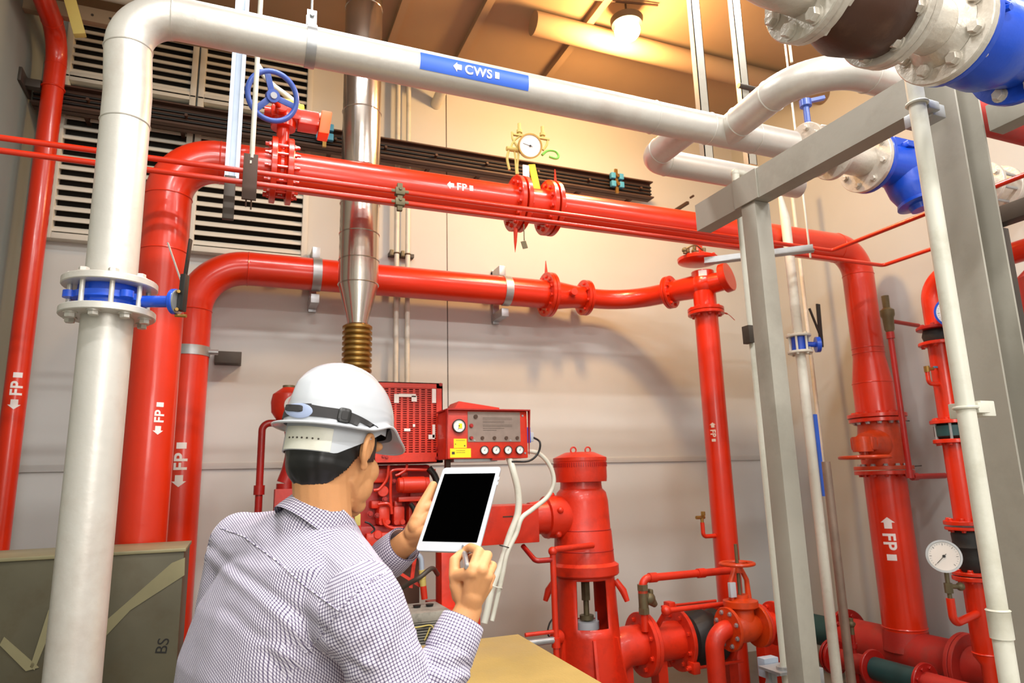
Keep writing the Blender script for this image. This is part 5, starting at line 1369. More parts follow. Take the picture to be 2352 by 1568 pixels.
so = mb.build('pump_stand', RED2, pump); md = so.modifiers.new('s', 'SOLIDIFY'); md.thickness = .014; md.offset = -1
mb = MB().cyl((px_c, yp, zw0 - .02), (px_c, yp, Hs), .02, 16); mb.cyl((px_c, yp, zw0 + .16), (px_c, yp, zw0 + .28), .034, 6); mb.cyl((px_c, yp, zw0 + .03), (px_c, yp, zw0 + .06), .05, 16)
mb.build('drive_shaft', OLIVE, pump)
mb = MB().cyl((px_c, yp, zw0 - .03), (px_c, yp, zw0 + .02), .085, 24); mb.cyl((px_c + .06, yp - .03, zw0), (px_c + .06, yp - .03, zw0 + .08), .008, 8); mb.build('packing_gland', GPLAST, pump)
mb = MB()
for th in (200, 300, 255):
    a = math.radians(th); p1 = stand_pt(a, zw0 - .06, .0); p2 = stand_pt(a, .03, .10)
    d = V((math.cos(a), math.sin(a), 0)); mb.poly([p1 - d * .01, p1 + d * .02, p2 + d * .02, p2 - d * .12], d.cross(UZ), .018)
mb.cyl((px_c, yp, 0), (px_c, yp, .04), r0 * 1.75, 36)
mb.build('stand_ribs', RED2, pump)
for th, s in ((150, 1), (325, 1)):
    a = math.radians(th); p = stand_pt(a, Hs - .13, .03); d = V((math.cos(a), math.sin(a), 0))
    MB().tube([p + UZ * .09 - d * .03, p + UZ * .02 + d * .02, p - UZ * .05 + d * .045], [.022, .026, .018], 12).build('lifting_lug', RED2, pump)
q = Y(1268, 1395, yp - .2); MB().lathe([(0, .03), (.02, .045), (.07, .045), (.09, .03)], stand_pt(math.radians(195), Hs - .38, .01), V((-1, -.3, 0)), 16).build('side_boss', RED2, pump)
# discharge
zdis = Y(1480, 1478, yp).z; xd1 = Y(1478, 1478, yp).x
rd = .135
dis = thing('discharge_elbow', 'red discharge head outlet with a wide flange at the foot of the vertical pump', 'pipe', (xd1, yp, 0))
MB().tube(fillet([(px_c + .08, yp, zdis - .42), (px_c + .16, yp, zdis), (xd1, yp, zdis)], .20, 10), rd, 32).build('elbow_pipe', RED2, dis)
flange(dis, (xd1 - .016, yp, zdis), UX, rd * 1.62, .03, RED2, 8, .014, RED2, side=-1)
MB().boxab((px_c + .25, yp - .04, 0), (px_c + .33, yp + .04, zdis - .1)).build('support', RED2, dis)
x2_ = Y(1558, 1468, yp).x
spd = thing('discharge_spool', 'short red flanged spool with tie rod lugs right of the vertical pump', 'pipe', (x2_, yp, 0))
flange(spd, (xd1 + .017, yp, zdis), UX, rd * 1.6, .03, RED2, 8, .014, RED2, side=1)
MB().cyl((xd1, yp, zdis), (x2_, yp, zdis), rd * .98, 32).build('pipe', RED2, spd)
flange(spd, (x2_, yp, zdis), UX, rd * 1.62, .03, RED2, 8, .014, RED2, side=-1)
for th in (1.2, 3.9, 5.4):
    mb = MB(); c = V((x2_, yp + rd * 1.7 * math.cos(th), zdis + rd * 1.7 * math.sin(th))); mb.box(c, (.06, .08, .08), bev=.012); mb.cyl(c - UX * .06, c + UX * .05, .016, 10)
    mb.build('tie_lug', RED2, spd)
MB().boxab((xd1 + .08, yp - .05, 0), (xd1 + .16, yp + .05, zdis - rd * .9)).build('support', RED2, spd)
x3_2 = Y(1650, 1462, yp).x
rj = thing('rubber_joint', 'black rubber expansion joint in the low discharge line right of the vertical pump', 'joint', ((x2_ + x3_2) / 2, yp, zdis))
L_ = x3_2 - x2_
MB().lathe([(.016, rd * 1.0), (.03, rd * 1.45), (L_ * .22, rd * 1.25), (L_ * .45, rd * 1.5), (L_ * .55, rd * 1.5), (L_ * .78, rd * 1.25), (L_ - .03, rd * 1.4), (L_ - .016, rd)], (x2_, yp, zdis), UX, 40).build('rubber_bellows', RUBBER, rj)
mb = MB()
for th in (1.2, 3.9, 5.4):
    c = V((x2_, yp + rd * 1.75 * math.cos(th), zdis + rd * 1.75 * math.sin(th))); mb.cyl(c - UX * .07, c + UX * (L_ + .07), .011, 10)
mb.each('tie_rod', RED2, rj)
x5_ = Y(1712, 1455, yp).x; x6_ = Y(1760, 1450, yp).x
tee = thing('discharge_tee', 'red tee joining the drop pipe to the low discharge line', 'pipe', (x3_2 + .1, yp, 0))
flange(tee, (x3_2, yp, zdis), UX, rd * 1.6, .03, RED2, 8, .014, RED2, side=1)
MB().cyl((x3_2, yp, zdis), (x5_ - .12, yp, zdis), rd, 32).build('pipe', RED2, tee)
MB().boxab((x3_2 + .04, yp - .05, 0), (x3_2 + .12, yp + .05, zdis - rd * .9)).build('support', RED2, tee)
# OS&Y valve
yo = 4.1
q = Y(1706, 1440, yo); xo = q.x; zo = q.z
ovv = thing('rising_stem_valve', 'small orange rising stem gate valve with handwheel at the lower right of the pump', 'valve', (xo, yo, 0))
zh_ = Y(1706, 1293, yo).z
mb = MB().tube([(xo - .12, yo, zo), (xo - .06, yo, zo), (xo + .06, yo, zo), (xo + .12, yo, zo)], [.07, .1, .1, .07], 28)
mb.lathe([(0, .09), (.10, .085), (.12, .12), (.16, .12), (.18, .05), (.2, .045)], (xo, yo, zo + .02), UZ, 28); mb.build('valve_body', ORANGE, ovv)
for s in (-.125, .125): flange(ovv, (xo + s, yo, zo), UX, .145, .024, ORANGE, 8, .012, GALV, side=1 if s > 0 else -1)
mb = MB(); zy0, zy1 = zo + .19, zh_ - .03
for s in (-1, 1): mb.tube([(xo + s * .075, yo, zy0), (xo + s * .07, yo, zy0 + (zy1 - zy0) * .6), (xo + s * .025, yo, zy1)], [.022, .018, .016], 12)
mb.cyl((xo, yo, zy1 - .03), (xo, yo, zh_), .036, 18); mb.cyl((xo, yo, zy0 - .01), (xo, yo, zy0 + .03), .06, 18); mb.build('yoke', ORANGE, ovv)
mb = MB().torus((xo, yo, zh_), UZ, .115, .013, 36, 8)
for k in range(3):
    d = V((math.cos(k * 2.094 + .3), math.sin(k * 2.094 + .3), 0)); mb.bar(V((xo, yo, zh_)), V((xo, yo, zh_)) + d * .11, .03, .01, ref=UZ)
mb.build('handwheel', ORANGE, ovv)
MB().cyl((xo, yo, zy0), (xo, yo, Y(1704, 1248, yo).z), .0125, 12).build('stem', OLIVE, ovv)
MB().box((xo - .08, yo - .02, zy0 + .07), (.05, .03, .10), bev=.004).build('tag_plate', GPLAST, ovv)
# its connected pipes
t = thing('relief_return_pipe', 'red flanged pipe running from the small orange valve behind the left column', 'pipe', (xo + .3, yo, 0))
for s in (.152,): flange(t, (xo + s, yo, zo), UX, .145, .024, RED2, 8, .012, RED2, side=1)
xo2 = Y(1775, 1440, yo).x
MB().cyl((xo + .15, yo, zo), (xo2 + .3, yo, zo), .075, 26).build('pipe', RED2, t)
flange(t, (xo2 + .02, yo, zo), UX, .15, .026, RED2, 8, .013, RED2, side=-1)
MB().boxab((xo2 + .1, yo - .04, 0), (xo2 + .16, yo + .04, zo)).build('support', RED2, t)
bxx = thing('red_valve_box', 'plain red cover plate on the wall side behind the left column near the floor', 'plate', Y(1780, 1430, 4.5))
pa_, pb2 = Y(1752, 1445, 4.45), Y(1830, 1408, 4.55); MB().boxab((pa_.x, pa_.y, 0), tuple(pb2), .01).build('cover', RED2, bxx)
t = thing('drain_bend', 'red pipe bending down from the small orange valve to the floor', 'pipe', (xo - .3, yo, 0))
qd = Y(1642, 1500, yo)
MB().tube(fillet([(xo - .13, yo, zo), (qd.x, yo, zo), (qd.x, yo, 0)], .13, 12), .062, 26).build('bend', RED2, t)
# balance line with bronze valve
yl_ = 4.4
qa, qb, qc, qd = Y(1482, 1450, yl_), Y(1482, 1322, yl_), Y(1675, 1318, yl_), Y(1640, 1322, yl_)
t = thing('balance_line', 'thin red pipe crossing from the discharge spool up and right to the drop pipe', 'pipe', qa)
zl4 = (qb.z + qc.z) / 2 + .005
MB().tube(fillet([(qa.x, yl_, zdis + rd * .8), (qa.x, yl_, zl4), (qc.x, yl_, zl4)], .06, 8), .028, 18).build('line', RED2, t)
mb = MB()
for x in (qa.x + .09, Y(1610, 1320, yl_).x): mb.cyl((x - .03, yl_, zl4), (x + .03, yl_, zl4), .035, 18)
mb.cyl((qa.x, yl_, zl4 - .1), (qa.x, yl_, zl4 - .05), .035, 18); mb.each('coupling', RED2, t)
pbz = Y(1482, 1375, yl_).z
mb = MB().cyl((qa.x, yl_, pbz - .09), (qa.x, yl_, pbz + .09), .035, 16); mb.cyl((qa.x, yl_, pbz + .06), (qa.x, yl_, pbz + .10), .042, 6); mb.cyl((qa.x, yl_, pbz - .10), (qa.x, yl_, pbz - .06), .042, 6)
mb.tube([(qa.x, yl_, pbz + .03), (qa.x + .07, yl_, pbz - .02), (qa.x + .1, yl_, pbz - .05)], [.034, .034, .02], 14); mb.sphere((qa.x + .05, yl_, pbz + .0), .045, 14, 10); mb.box((qa.x + .06, yl_, pbz + .04), (.03, .05, .05), bev=.01); mb.build('bronze_strainer', OLIVE, t)
t = thing('lower_sensing_line', 'thin red tube running low between the discharge flanges and the orange valve', 'tube', Y(1560, 1400, 4.3))
qa, qb = Y(1530, 1402, 4.28), Y(1690, 1396, 4.28)
mb = MB().tube([(qa.x, 4.28, qa.z), (qb.x, 4.28, qa.z)], .018, 12); mb.sphere((qa.x, 4.28, qa.z), .036, 12, 8); mb.tube([(qa.x, 4.28, qa.z), (qa.x, 4.40, zdis + rd)], .018, 10); mb.build('line', RED2, t)
# left small pipes of pump
yk2 = 4.15
qa = Y(1271, 1262, yk2); qb = Y(1278, 1560, yk2); xk = (qa.x + qb.x) / 2
t = thing('cooling_line', 'thin red pipe running down the left side of the vertical pump', 'pipe', (xk, yk2, 0))
MB().tube(fillet([(px_c - .06, yk2 + .1, qa.z), (xk, yk2, qa.z), (xk, yk2, 0)], .035, 6), .02, 14).build('line', RED2, t)
mb = MB()
for zz in (qa.z - .02,): mb.sphere((xk, yk2, qa.z - .01), .03, 12, 8)
mb.cyl((xk, yk2, Y(1275, 1475, yk2).z - .03), (xk, yk2, Y(1275, 1475, yk2).z + .03), .028, 14); mb.each('coupling', RED2, t)
q1 = Y(1222, 1258, yk2); q2 = Y(1230, 1288, yk2)
top(MB().tube(fillet([(q1.x, yk2 + .15, q1.z), (q2.x, yk2, q2.z), (xk, yk2, q2.z)], .03, 6), .017, 12), 'grease_line', REDD, 'short dark red elbow tube between the shaft guard and the thin pump pipe', 'tube')
q1, q2 = Y(1190, 1482, yk2), Y(1268, 1470, yk2)
t = thing('steel_nipple_line', 'bare steel pipe entering the thin red pump pipe near the floor tank', 'pipe', q1)
MB().cyl((q1.x - .4, yk2, q2.z), (xk, yk2, q2.z), .022, 14).build('line', GALV, t)
MB().cyl((q1.x + .05, yk2, q2.z + .05), (xk, yk2, q2.z + .05), .013, 12).build('upper_line', RED2, t)
top(MB().tube(smoothpath([Y(1270, 1420, 4.3), Y(1262, 1432, 4.3), Y(1258, 1452, 4.3), Y(1264, 1468, 4.3)]), .006, 8), 'earth_cable', BLACK, 'short black cable curving beside the thin red pump pipe', 'cable')
# ================================================================== LEFT STRAINER behind helmet
yz = 4.7
def Z4(px, py): return Y(px, py, yz)
t = thing('water_gong', 'round red vessel with a white disc label left of the white helmet', 'vessel', Z4(655, 925))
c = Z4(662, 930); MB().lathe([(-.11, .02), (-.10, .07), (-.05, .105), (.02, .11), (.07, .10), (.10, .06), (.115, .04)], c, UZ, 32).build('vessel_body', RED2, t)
MB().cyl(c + UZ * .11, c + UZ * .13, .04, 20).build('cap', OLIVE, t)
nn = (CAM - c).normalized(); nn = (nn + V((.35, 0, 0))).normalized()
MB().lathe([(0, .062), (.003, .06)], c + nn * .098, nn, 28).build('disc_label', DIAL, t)
MB().lathe([(0, .014), (.002, .012)], c + nn * .101 + V((0, 0, .02)), nn, 12).build('label_mark', RED2, t)
mb = MB().tube(smoothpath([c - UZ * .1, Z4(672, 985), Z4(676, 1030), Z4(668, 1075), Z4(655, 1110)]), [.06] * 8 + [.055] * 25, 20); mb.build('outlet_pipe', REDD, t)
MB().cyl(Z4(655, 1110), V((Z4(655, 1110).x, yz, 0)), .055, 20).build('stand_pipe', REDD, t)
qa, qb = Z4(602, 987), Z4(597, 1150)
MB().tube(fillet([c + V((-.0, 0, -.12)), (qa.x, yz, c.z - .12), (qa.x, yz, 0)], .05, 8), .023, 14).build('side_pipe', REDD, t)
MB().cyl((qa.x, yz, Z4(598, 1125).z - .03), (qa.x, yz, Z4(598, 1125).z + .03), .034, 16).build('coupling', REDD, t)
t = thing('pink_box', 'small faded pink red box low behind the worker\'s collar', 'box', Z4(650, 1145))
p = Z4(650, 1150); MB().boxab((p.x - .07, yz - .32, 0), (p.x + .1, yz - .22, Z4(650, 1122).z), .006).build('box', DUSTRED, t)
# ================================================================== TABLET AND PEN
TL, TR, BR_, BL_ = V((.4204, 1.4351, 1.7087)), V((.5192, 1.3431, 1.7068)), V((.4366, 1.2575, 1.5461)), V((.3377, 1.3495, 1.5479))
tc_ = (TL + TR + BR_ + BL_) / 4; tu = (TR - TL).normalized(); tv = (TL - BL_).normalized(); tn = tu.cross(tv).normalized(); tv = tn.cross(tu)
tw, th_ = .135, .20
def tp(u, v, n=0.0): return tc_ + tu * u + tv * v + tn * n
def rrect(w, h, r, n=6):
    pts = []
    for cx, cy, a0 in ((w / 2 - r, h / 2 - r, 0), (-w / 2 + r, h / 2 - r, 90), (-w / 2 + r, -h / 2 + r, 180), (w / 2 - r, -h / 2 + r, 270)):
        for k in range(n + 1):
            a = math.radians(a0 + 90 * k / n); pts.append((cx + r * math.cos(a), cy + r * math.sin(a)))
    return pts
tab = thing('tablet', 'white tablet with a blank black screen held in the worker\'s hands', 'tablet', tc_)
mb = MB(); rs_l = []
for n_, ins in ((-.0072, .0025), (-.0066, .001), (-.004, .0), (-.0008, .0), (0, .0008)):
    rs_l.append([tp(x * (1 - ins / (tw / 2)), y * (1 - ins / (th_ / 2)), n_) for x, y in rrect(tw, th_, .008)])
mb.rings(rs_l).build('body', WPLAST, tab)
mb = MB(); mb.bm.faces.new([mb.bm.verts.new(tp(x, y + .0015, .0006)) for x, y in rrect(.118, .162, .0006, 1)]); mb.build('screen', GLASSB, tab, recalc=False)
mb = MB()
for v_ in (.072, .060): mb.bar(tp(tw / 2 + .0004, v_ - .004, -.004), tp(tw / 2 + .0004, v_ + .004, -.004), .0018, .0012, ref=tn)
mb.each('side_button', GPLAST, tab)
r_ = ray(1063, 1252); t_ = (tc_ - CAM).dot(tn) / r_.dot(tn); ptip = CAM + r_ * t_ + tn * .0012
pend = D(1073, 1302, depth(ptip) - .105)
pdv = (pend - ptip).normalized(); PL = (pend - ptip).length
print('pen', PL, depth(ptip))
pen = thing('stylus_pen', 'silver pen in the worker\'s right hand touching the tablet edge', 'pen', ptip)
MB().lathe([(0, .0008), (.006, .0022), (.02, .0036), (.03, .0044), (PL - .004, .0055), (PL, .0048)], ptip, pdv, 20).build('barrel', SILVP, pen)
MB().lathe([(0, .0040), (.0015, .0036)], ptip + pdv * PL, pdv, 16).build('end_button', GALV, pen)
MB().lathe([(0, .0050), (.002, .0052), (.004, .0050)], ptip + pdv * PL * .42, pdv, 18).build('ring', GALV, pen)
# ================================================================== PERSON
rv = (CR @ V((1, 0, 0))); rv.z = 0; rv.normalize(); fv = V((-rv.y, rv.x, 0))
LT = (.63 * rv - .78 * fv).normalized(); FT = (.78 * rv + .63 * fv).normalized()
def pitchframe(F, deg, roll=0):
    a = math.radians(deg); Hf = F * math.cos(a) - UZ * math.sin(a); Hu = F * math.sin(a) + UZ * math.cos(a); Hr = Hf.cross(Hu)
    if roll:
        q = Quaternion(Hf, math.radians(roll)); Hr = q @ Hr; Hu = q @ Hu
    return Hr, Hf, Hu
FH = (math.sin(math.radians(31)) * rv + math.cos(math.radians(31)) * fv).normalized()
FHh = FH; FH = (math.sin(math.radians(26)) * rv + math.cos(math.radians(26)) * fv).normalized()
Hr, Hf, Hu = pitchframe(FH, 14)
HC = D(768, 1034, 1.34)
def H(r, f, u): return HC + Hr * r + Hf * f + Hu * u
SR, ER, WR = D(838, 1398, 1.14), D(948, 1690, 1.10), D(1076, 1398, 1.215)
SL, EL, WL = D(556, 1252, 1.44), D(765, 1392, 1.56), D(936, 1243, 1.425)
NB = D(748, 1190, 1.315)
print('shoulder', (SR - SL).length, 'arm', (ER - SR).length, (WR - ER).length, (EL - SL).length, (WL - EL).length, 'z', SR.z, SL.z, NB.z, HC.z)
torso = [  # z, px, py, d, half lateral, half depth
    (1.60, 722, 1205, 1.32, .10, .075), (1.54, 684, 1265, 1.32, .195, .11), (1.45, 650, 1360, 1.33, .232, .138), (1.35, 620, 1450, 1.33, .240, .150),
    (1.22, 594, 1590, 1.33, .232, .148), (1.08, 0, 0, 0, .20, .13), (.98, 0, 0, 0, .185, .125), (.90, 0, 0, 0, .19, .13)]
tc = []
for i, (z, px, py, d, a, b_3) in enumerate(torso):
    if px:
        p = D(px, py, d); tc.append(V((p.x, p.y, z)))
    else: tc.append(V((tc[-1].x, tc[-1].y, z)) + FT * -.01)
def torso_rings(mb, off, i0=0, i1=8):
    rings = []
    for (z, px, py, d, a, b_3), c in list(zip(torso, tc))[i0:i1]:
        ring = []
        for k in range(40):
            th = 2 * PI * k / 40; cx, sx = math.cos(th), math.sin(th)
            e = .82
            x = math.copysign(abs(cx) ** e, cx) * (a + off); y = math.copysign(abs(sx) ** e, sx) * (b_3 + off)
            ring.append(c + LT * x + FT * y)
        rings.append(ring)
    mb.rings(list(reversed(rings)))
def cap(mb, a, b_3, ra, rb_, n=18):
    a, b_3 = V(a), V(b_3); d = b_3 - a; L = d.length; prof = []
    for k in range(7):
        t = PI / 2 * k / 6; prof.append((-ra * math.cos(t), ra * math.sin(t)))
    for k in range(7):
        t = PI / 2 * k / 6; prof.append((L + rb_ * math.sin(t), rb_ * math.cos(t)))
    mb.lathe(prof, a, d if L > 1e-6 else UZ, n)
def ell(mb, c, sx, sy, sz, ax): mb.sphere(c, 1, 22, 14, (sx, sy, sz), ax)
def remesh(mb, name, m, parent, voxel, smooth=4, fac=.5):
    bmesh.ops.recalc_face_normals(mb.bm, faces=mb.bm.faces)
    me = bpy.data.meshes.new(name); mb.bm.to_mesh(me); mb.bm.free()
    o = bpy.data.objects.new('tmp', me); COL.objects.link(o)
    md = o.modifiers.new('r', 'REMESH'); md.mode = 'VOXEL'; md.voxel_size = voxel; md.use_smooth_shade = True
    sm = o.modifiers.new('s', 'SMOOTH'); sm.factor = fac; sm.iterations = smooth
    bpy.context.view_layer.update()
    me2 = bpy.data.meshes.new_from_object(o.evaluated_get(bpy.context.evaluated_depsgraph_get()))
    bpy.data.objects.remove(o); bpy.data.meshes.remove(me); me2.name = name
    me2.polygons.foreach_set('use_smooth', [True] * len(me2.polygons))
    return me2
def place(me, name, m, parent, org):
    for v in me.vertices: v.co -= org
    return link_mesh(name, me, m, parent, org)
# ---- body
mb = MB(); HX = (Hr, Hf, Hu)
ell(mb, H(0, -.008, .025), .072, .088, .086, HX)
ell(mb, H(0, .03, -.025), .063, .066, .075, HX)
ell(mb, H(0, .05, -.065), .048, .046, .045, HX)
ell(mb, H(0, .083, -.098), .022, .017, .017, HX)
for s in (-1, 1):
    ell(mb, H(s * .038, .062, -.028), .026, .025, .028, HX)
    cap(mb, H(s * .044, .012, -.058), H(s * .025, .07, -.093), .012, .016)
    ell(mb, H(s * .030, .080, .028), .024, .012, .012, HX)
    ell(mb, H(s * .034, .054, -.058), .025, .030, .036, HX)
    # ear: rim and lobe
    pts = [H(s * (.074 + .009 * math.sin(t)), -.004 - .017 * math.cos(t) * (1 if math.sin(t) > -.3 else .7), -.012 + .030 * math.sin(t)) for t in [math.radians(a) for a in range(-60, 215, 20)]]
    mb.tube(smoothpath([H(s * .073, .014, -.015), H(s * .078, .016, .008), H(s * .084, .005, .024), H(s * .090, -.012, .022), H(s * .091, -.019, .004), H(s * .086, -.013, -.018), H(s * .078, .002, -.034)], 4), .0052, 10)
    ell(mb, H(s * .077, .0, -.004), .008, .015, .024, HX)
    ell(mb, H(s * .077, .004, -.032), .006, .009, .010, HX)
cap(mb, H(0, .094, .018), H(0, .112, -.024), .008, .011)
for s in (-1, 1): ell(mb, H(s * .010, .101, -.029), .008, .009, .007, HX)
cap(mb, H(-.018, .089, -.060), H(.018, .089, -.060), .006, .006); cap(mb, H(-.015, .088, -.069), H(.015, .088, -.069), .0065, .0065)
cap(mb, NB - UZ * .05, H(0, -.028, -.045), .055, .054)
cap(mb, NB - UZ * .03 - FT * .0, H(0, -.040, -.02), .052, .053)
torso_rings(mb, -.016)
cap(mb, NB - UZ * .08, SR + UZ * .0, .045, .045); cap(mb, NB - UZ * .08, SL, .045, .045)
cap(mb, SR, ER, .052, .040); cap(mb, ER, WR, .040, .0245)
cap(mb, SL, EL, .052, .040); cap(mb, EL, WL, .040, .0245)
hipc = tc[-1]
for s in (-1, 1):
    h0 = hipc + LT * s * .095; kn = hipc + LT * s * .11 + FT * .02; kn.z = .50; an = hipc + LT * s * .12 - FT * .01; an.z = .10
    cap(mb, h0, kn, .085, .058); cap(mb, kn, an, .055, .038); cap(mb, V((an.x, an.y, .045)), V((an.x, an.y, .045)) + FT * .15, .038, .03)
# hands
def chain(pts, rs):
    for i in range(len(pts) - 1): cap(mb, pts[i], pts[i + 1], rs[i], rs[i + 1], 14)
dR = depth(ptip)
# right hand
w = WR
idx = [D(1087, 1306, 1.198), D(1100, 1266, 1.226), D(1081, 1256, 1.258), D(1069, 1262, 1.266)]
mid = [D(1106, 1309, 1.196), D(1120, 1275, 1.228), D(1102, 1274, 1.262), D(1082, 1280, 1.270)]
rng = [D(1118, 1324, 1.201), D(1131, 1299, 1.236), D(1108, 1292, 1.262), D(1090, 1297, 1.270)]
lit = [D(1118, 1346, 1.214), D(1129, 1324, 1.244), D(1110, 1316, 1.262), D(1096, 1319, 1.268)]
thb = [D(1056, 1366, 1.225), D(1045, 1322, 1.225), D(1044, 1287, 1.243), D(1058, 1272, 1.258)]
chain(idx, [.0104, .0094, .0080, .0070]); chain(mid, [.0102, .0092, .0080, .0070]); chain(rng, [.0098, .0088, .0076, .0068]); chain(lit, [.0088, .0078, .0068, .0060]); chain(thb, [.0155, .0118, .0100, .0082])
for q, r_ in ((idx, .0112), (mid, .0114), (rng, .0108), (lit, .0098)): mb.sphere(q[0] - ray(1090, 1310).normalized() * .0022, r_, 14, 10)
for q, r_ in ((idx, .0125), (mid, .0125), (rng, .012), (lit, .011)):
    cap(mb, w.lerp(q[0], .12), q[0], .0165, r_)
cap(mb, w.lerp(idx[0], .25), idx[0].lerp(lit[0], .4), .017, .0165); cap(mb, w, thb[0].lerp(thb[1], .5), .018, .015)
cap(mb, thb[1], idx[0].lerp(idx[1], -.2), .011, .011); cap(mb, w, w.lerp(mid[0], .35), .0215, .020)
# left hand : behind the tablet edge, thumb along the side
w = WL
TE = lambda v, off, dn: tp(-tw / 2 + off, v, dn)     # along the left tablet edge
thl = [D(958, 1205, 1.405), D(969, 1163, 1.425), D(985, 1131, 1.448), TE(.062, -.001, .006)]
thl = [D(956, 1208, 1.400), D(968, 1168, 1.418), D(984, 1137, 1.438), D(995, 1114, 1.452)]
chain(thl, [.0175, .0135, .0112, .0092])
fl_ = []
for k, (vv_, up) in enumerate(((.030, .03), (.008, .018), (-.014, .006), (-.034, -.004))):
    m0 = TE(vv_ - .012, .004, -.028); m1 = TE(vv_ + up * .4, .040, -.026); m2 = TE(vv_ + up * .8, .066, -.019); m3 = TE(vv_ + up, .082, -.0165)
    s = (1, 1.02, .96, .84)[k]
    chain([m0, m1, m2, m3], [.0118 * s, .0102 * s, .0090 * s, .0080 * s]); fl_.append(m0)
for m0 in fl_: cap(mb, w.lerp(m0, .10), m0, .0165, .0125)
cap(mb, w, thl[0].lerp(thl[1], .35), .018, .017); cap(mb, thl[0], fl_[1], .017, .013); cap(mb, thl[1], fl_[0], .0125, .0125); cap(mb, thl[0].lerp(w, .4), fl_[3], .018, .013)
body = remesh(mb, 'person', SKIN, None, .0023, 3, .5)
base = V((hipc.x, hipc.y, 0))
per = place(body, 'person', SKIN, None, base)
tag(per, 'person seen from behind in a checked shirt, holding a tablet and a pen', 'person')
for s in (-1, 1):
    e = MB().sphere(H(s * .030, .072, .006), .0110, 16, 10).build('eye', DIAL, per)
    MB().lathe([(0, .0052), (.0012, .005)], H(s * .030, .0828, .006), Hf, 14).build('iris', BROWN, e)
# hair
mb = MB(); bm = mb.bm; NR, NS = 130, 200
def hair_p(i, k):
    t = PI * i / NR; a = 2 * PI * k / NS
    zz_ = math.cos(t); sh_ = math.sin(t) ** .8
    x, y, z = .0760 * sh_ * math.cos(a), .0925 * sh_ * math.sin(a), .101 * zz_
    q = V((x, y - .0125, z + .005))
    n_ = noise.noise(V((x * 60, y * 60, z * 9))) * .0022
    if q.z < -.035: n_ += .004 * min(1, (-.035 - q.z) / .02)
    if q.z < -.045: tp_ = 1 - 3.2 * (-.045 - q.z); q.x *= tp_; q.y = (q.y + .02) * (tp_ * .5 + .5) - .02
    if q.y > -.005: q = q * (1 + .075 * min(1, (q.y + .005) / .015))
    q = q * (1 + n_ / .09)
    return q
loc = [[hair_p(i, k) for k in range(NS)] for i in range(1, NR)]
vs = [[bm.verts.new(H(*q)) for q in row] for row in loc]
def keep(q):
    f, u = q.y, q.z
    if f < -.05: lim = -.098 + (f + .105) * .35
    elif f < -.018: lim = -.079 + (f + .05) * 1.7
    elif f < .004: lim = -.0246 + (f + .018) * 1.4
    elif f < .044: lim = -.026 + (f - .004) * .3
    elif f < .060: lim = -.01 + (f - .044) * 3
    else: lim = .062
    return u > lim
for i in range(len(vs) - 1):
    for k in range(NS):
        q = (loc[i][k] + loc[i + 1][(k + 1) % NS]) / 2
        if keep(q): bm.faces.new((vs[i][k], vs[i][(k + 1) % NS], vs[i + 1][(k + 1) % NS], vs[i + 1][k]))
loose = [v for v in bm.verts if not v.link_faces]; bmesh.ops.delete(bm, geom=loose, context='VERTS')
hair = mb.build('hair', HAIR, per); md = hair.modifiers.new('s', 'SOLIDIFY'); md.thickness = .006; md.offset = -1
# ---- shirt
cax = (FT * .66 + UZ * .75).normalized(); cc0 = D(738, 1196, 1.31)
mb = MB(); torso_rings(mb, 0.0, 0, 7)
cap(mb, NB - UZ * .055, SR + UZ * .004, .070, .068); cap(mb, NB - UZ * .045, SL, .070, .066)
cap(mb, NB - UZ * .07 - FT * .015, cc0 - cax * .030, .080, .070)
cap(mb, tc[1], SR - UZ * .02, .10, .072); cap(mb, tc[1], SL - UZ * .02, .10, .070)
cap(mb, SR, ER, .070, .056); cap(mb, SL, EL, .066, .054); cap(mb, SL, tc[3] - LT * .165 - FT * .02, .070, .085)
def flatsleeve(a, b_3, ra, rb_):
    d = (b_3 - a); L = d.length; prof = [(-ra * .5, ra * .8), (0, ra)] + [(L * k / 8, ra + (rb_ - ra) * k / 8) for k in range(1, 8)] + [(L - .002, rb_), (L, rb_ * .6)]
    mb.lathe(prof, a, d, 24)
dRf = (WR - ER).normalized(); dLf = (WL - EL).normalized()
CRp = WR - dRf * .022; CLp = WL - dLf * .012
flatsleeve(ER, CRp - dRf * .05, .056, .043); flatsleeve(EL, CLp - dLf * .05, .054, .043)
sh = remesh(mb, 'shirt', SHIRT, None, .0045, 6, .5)
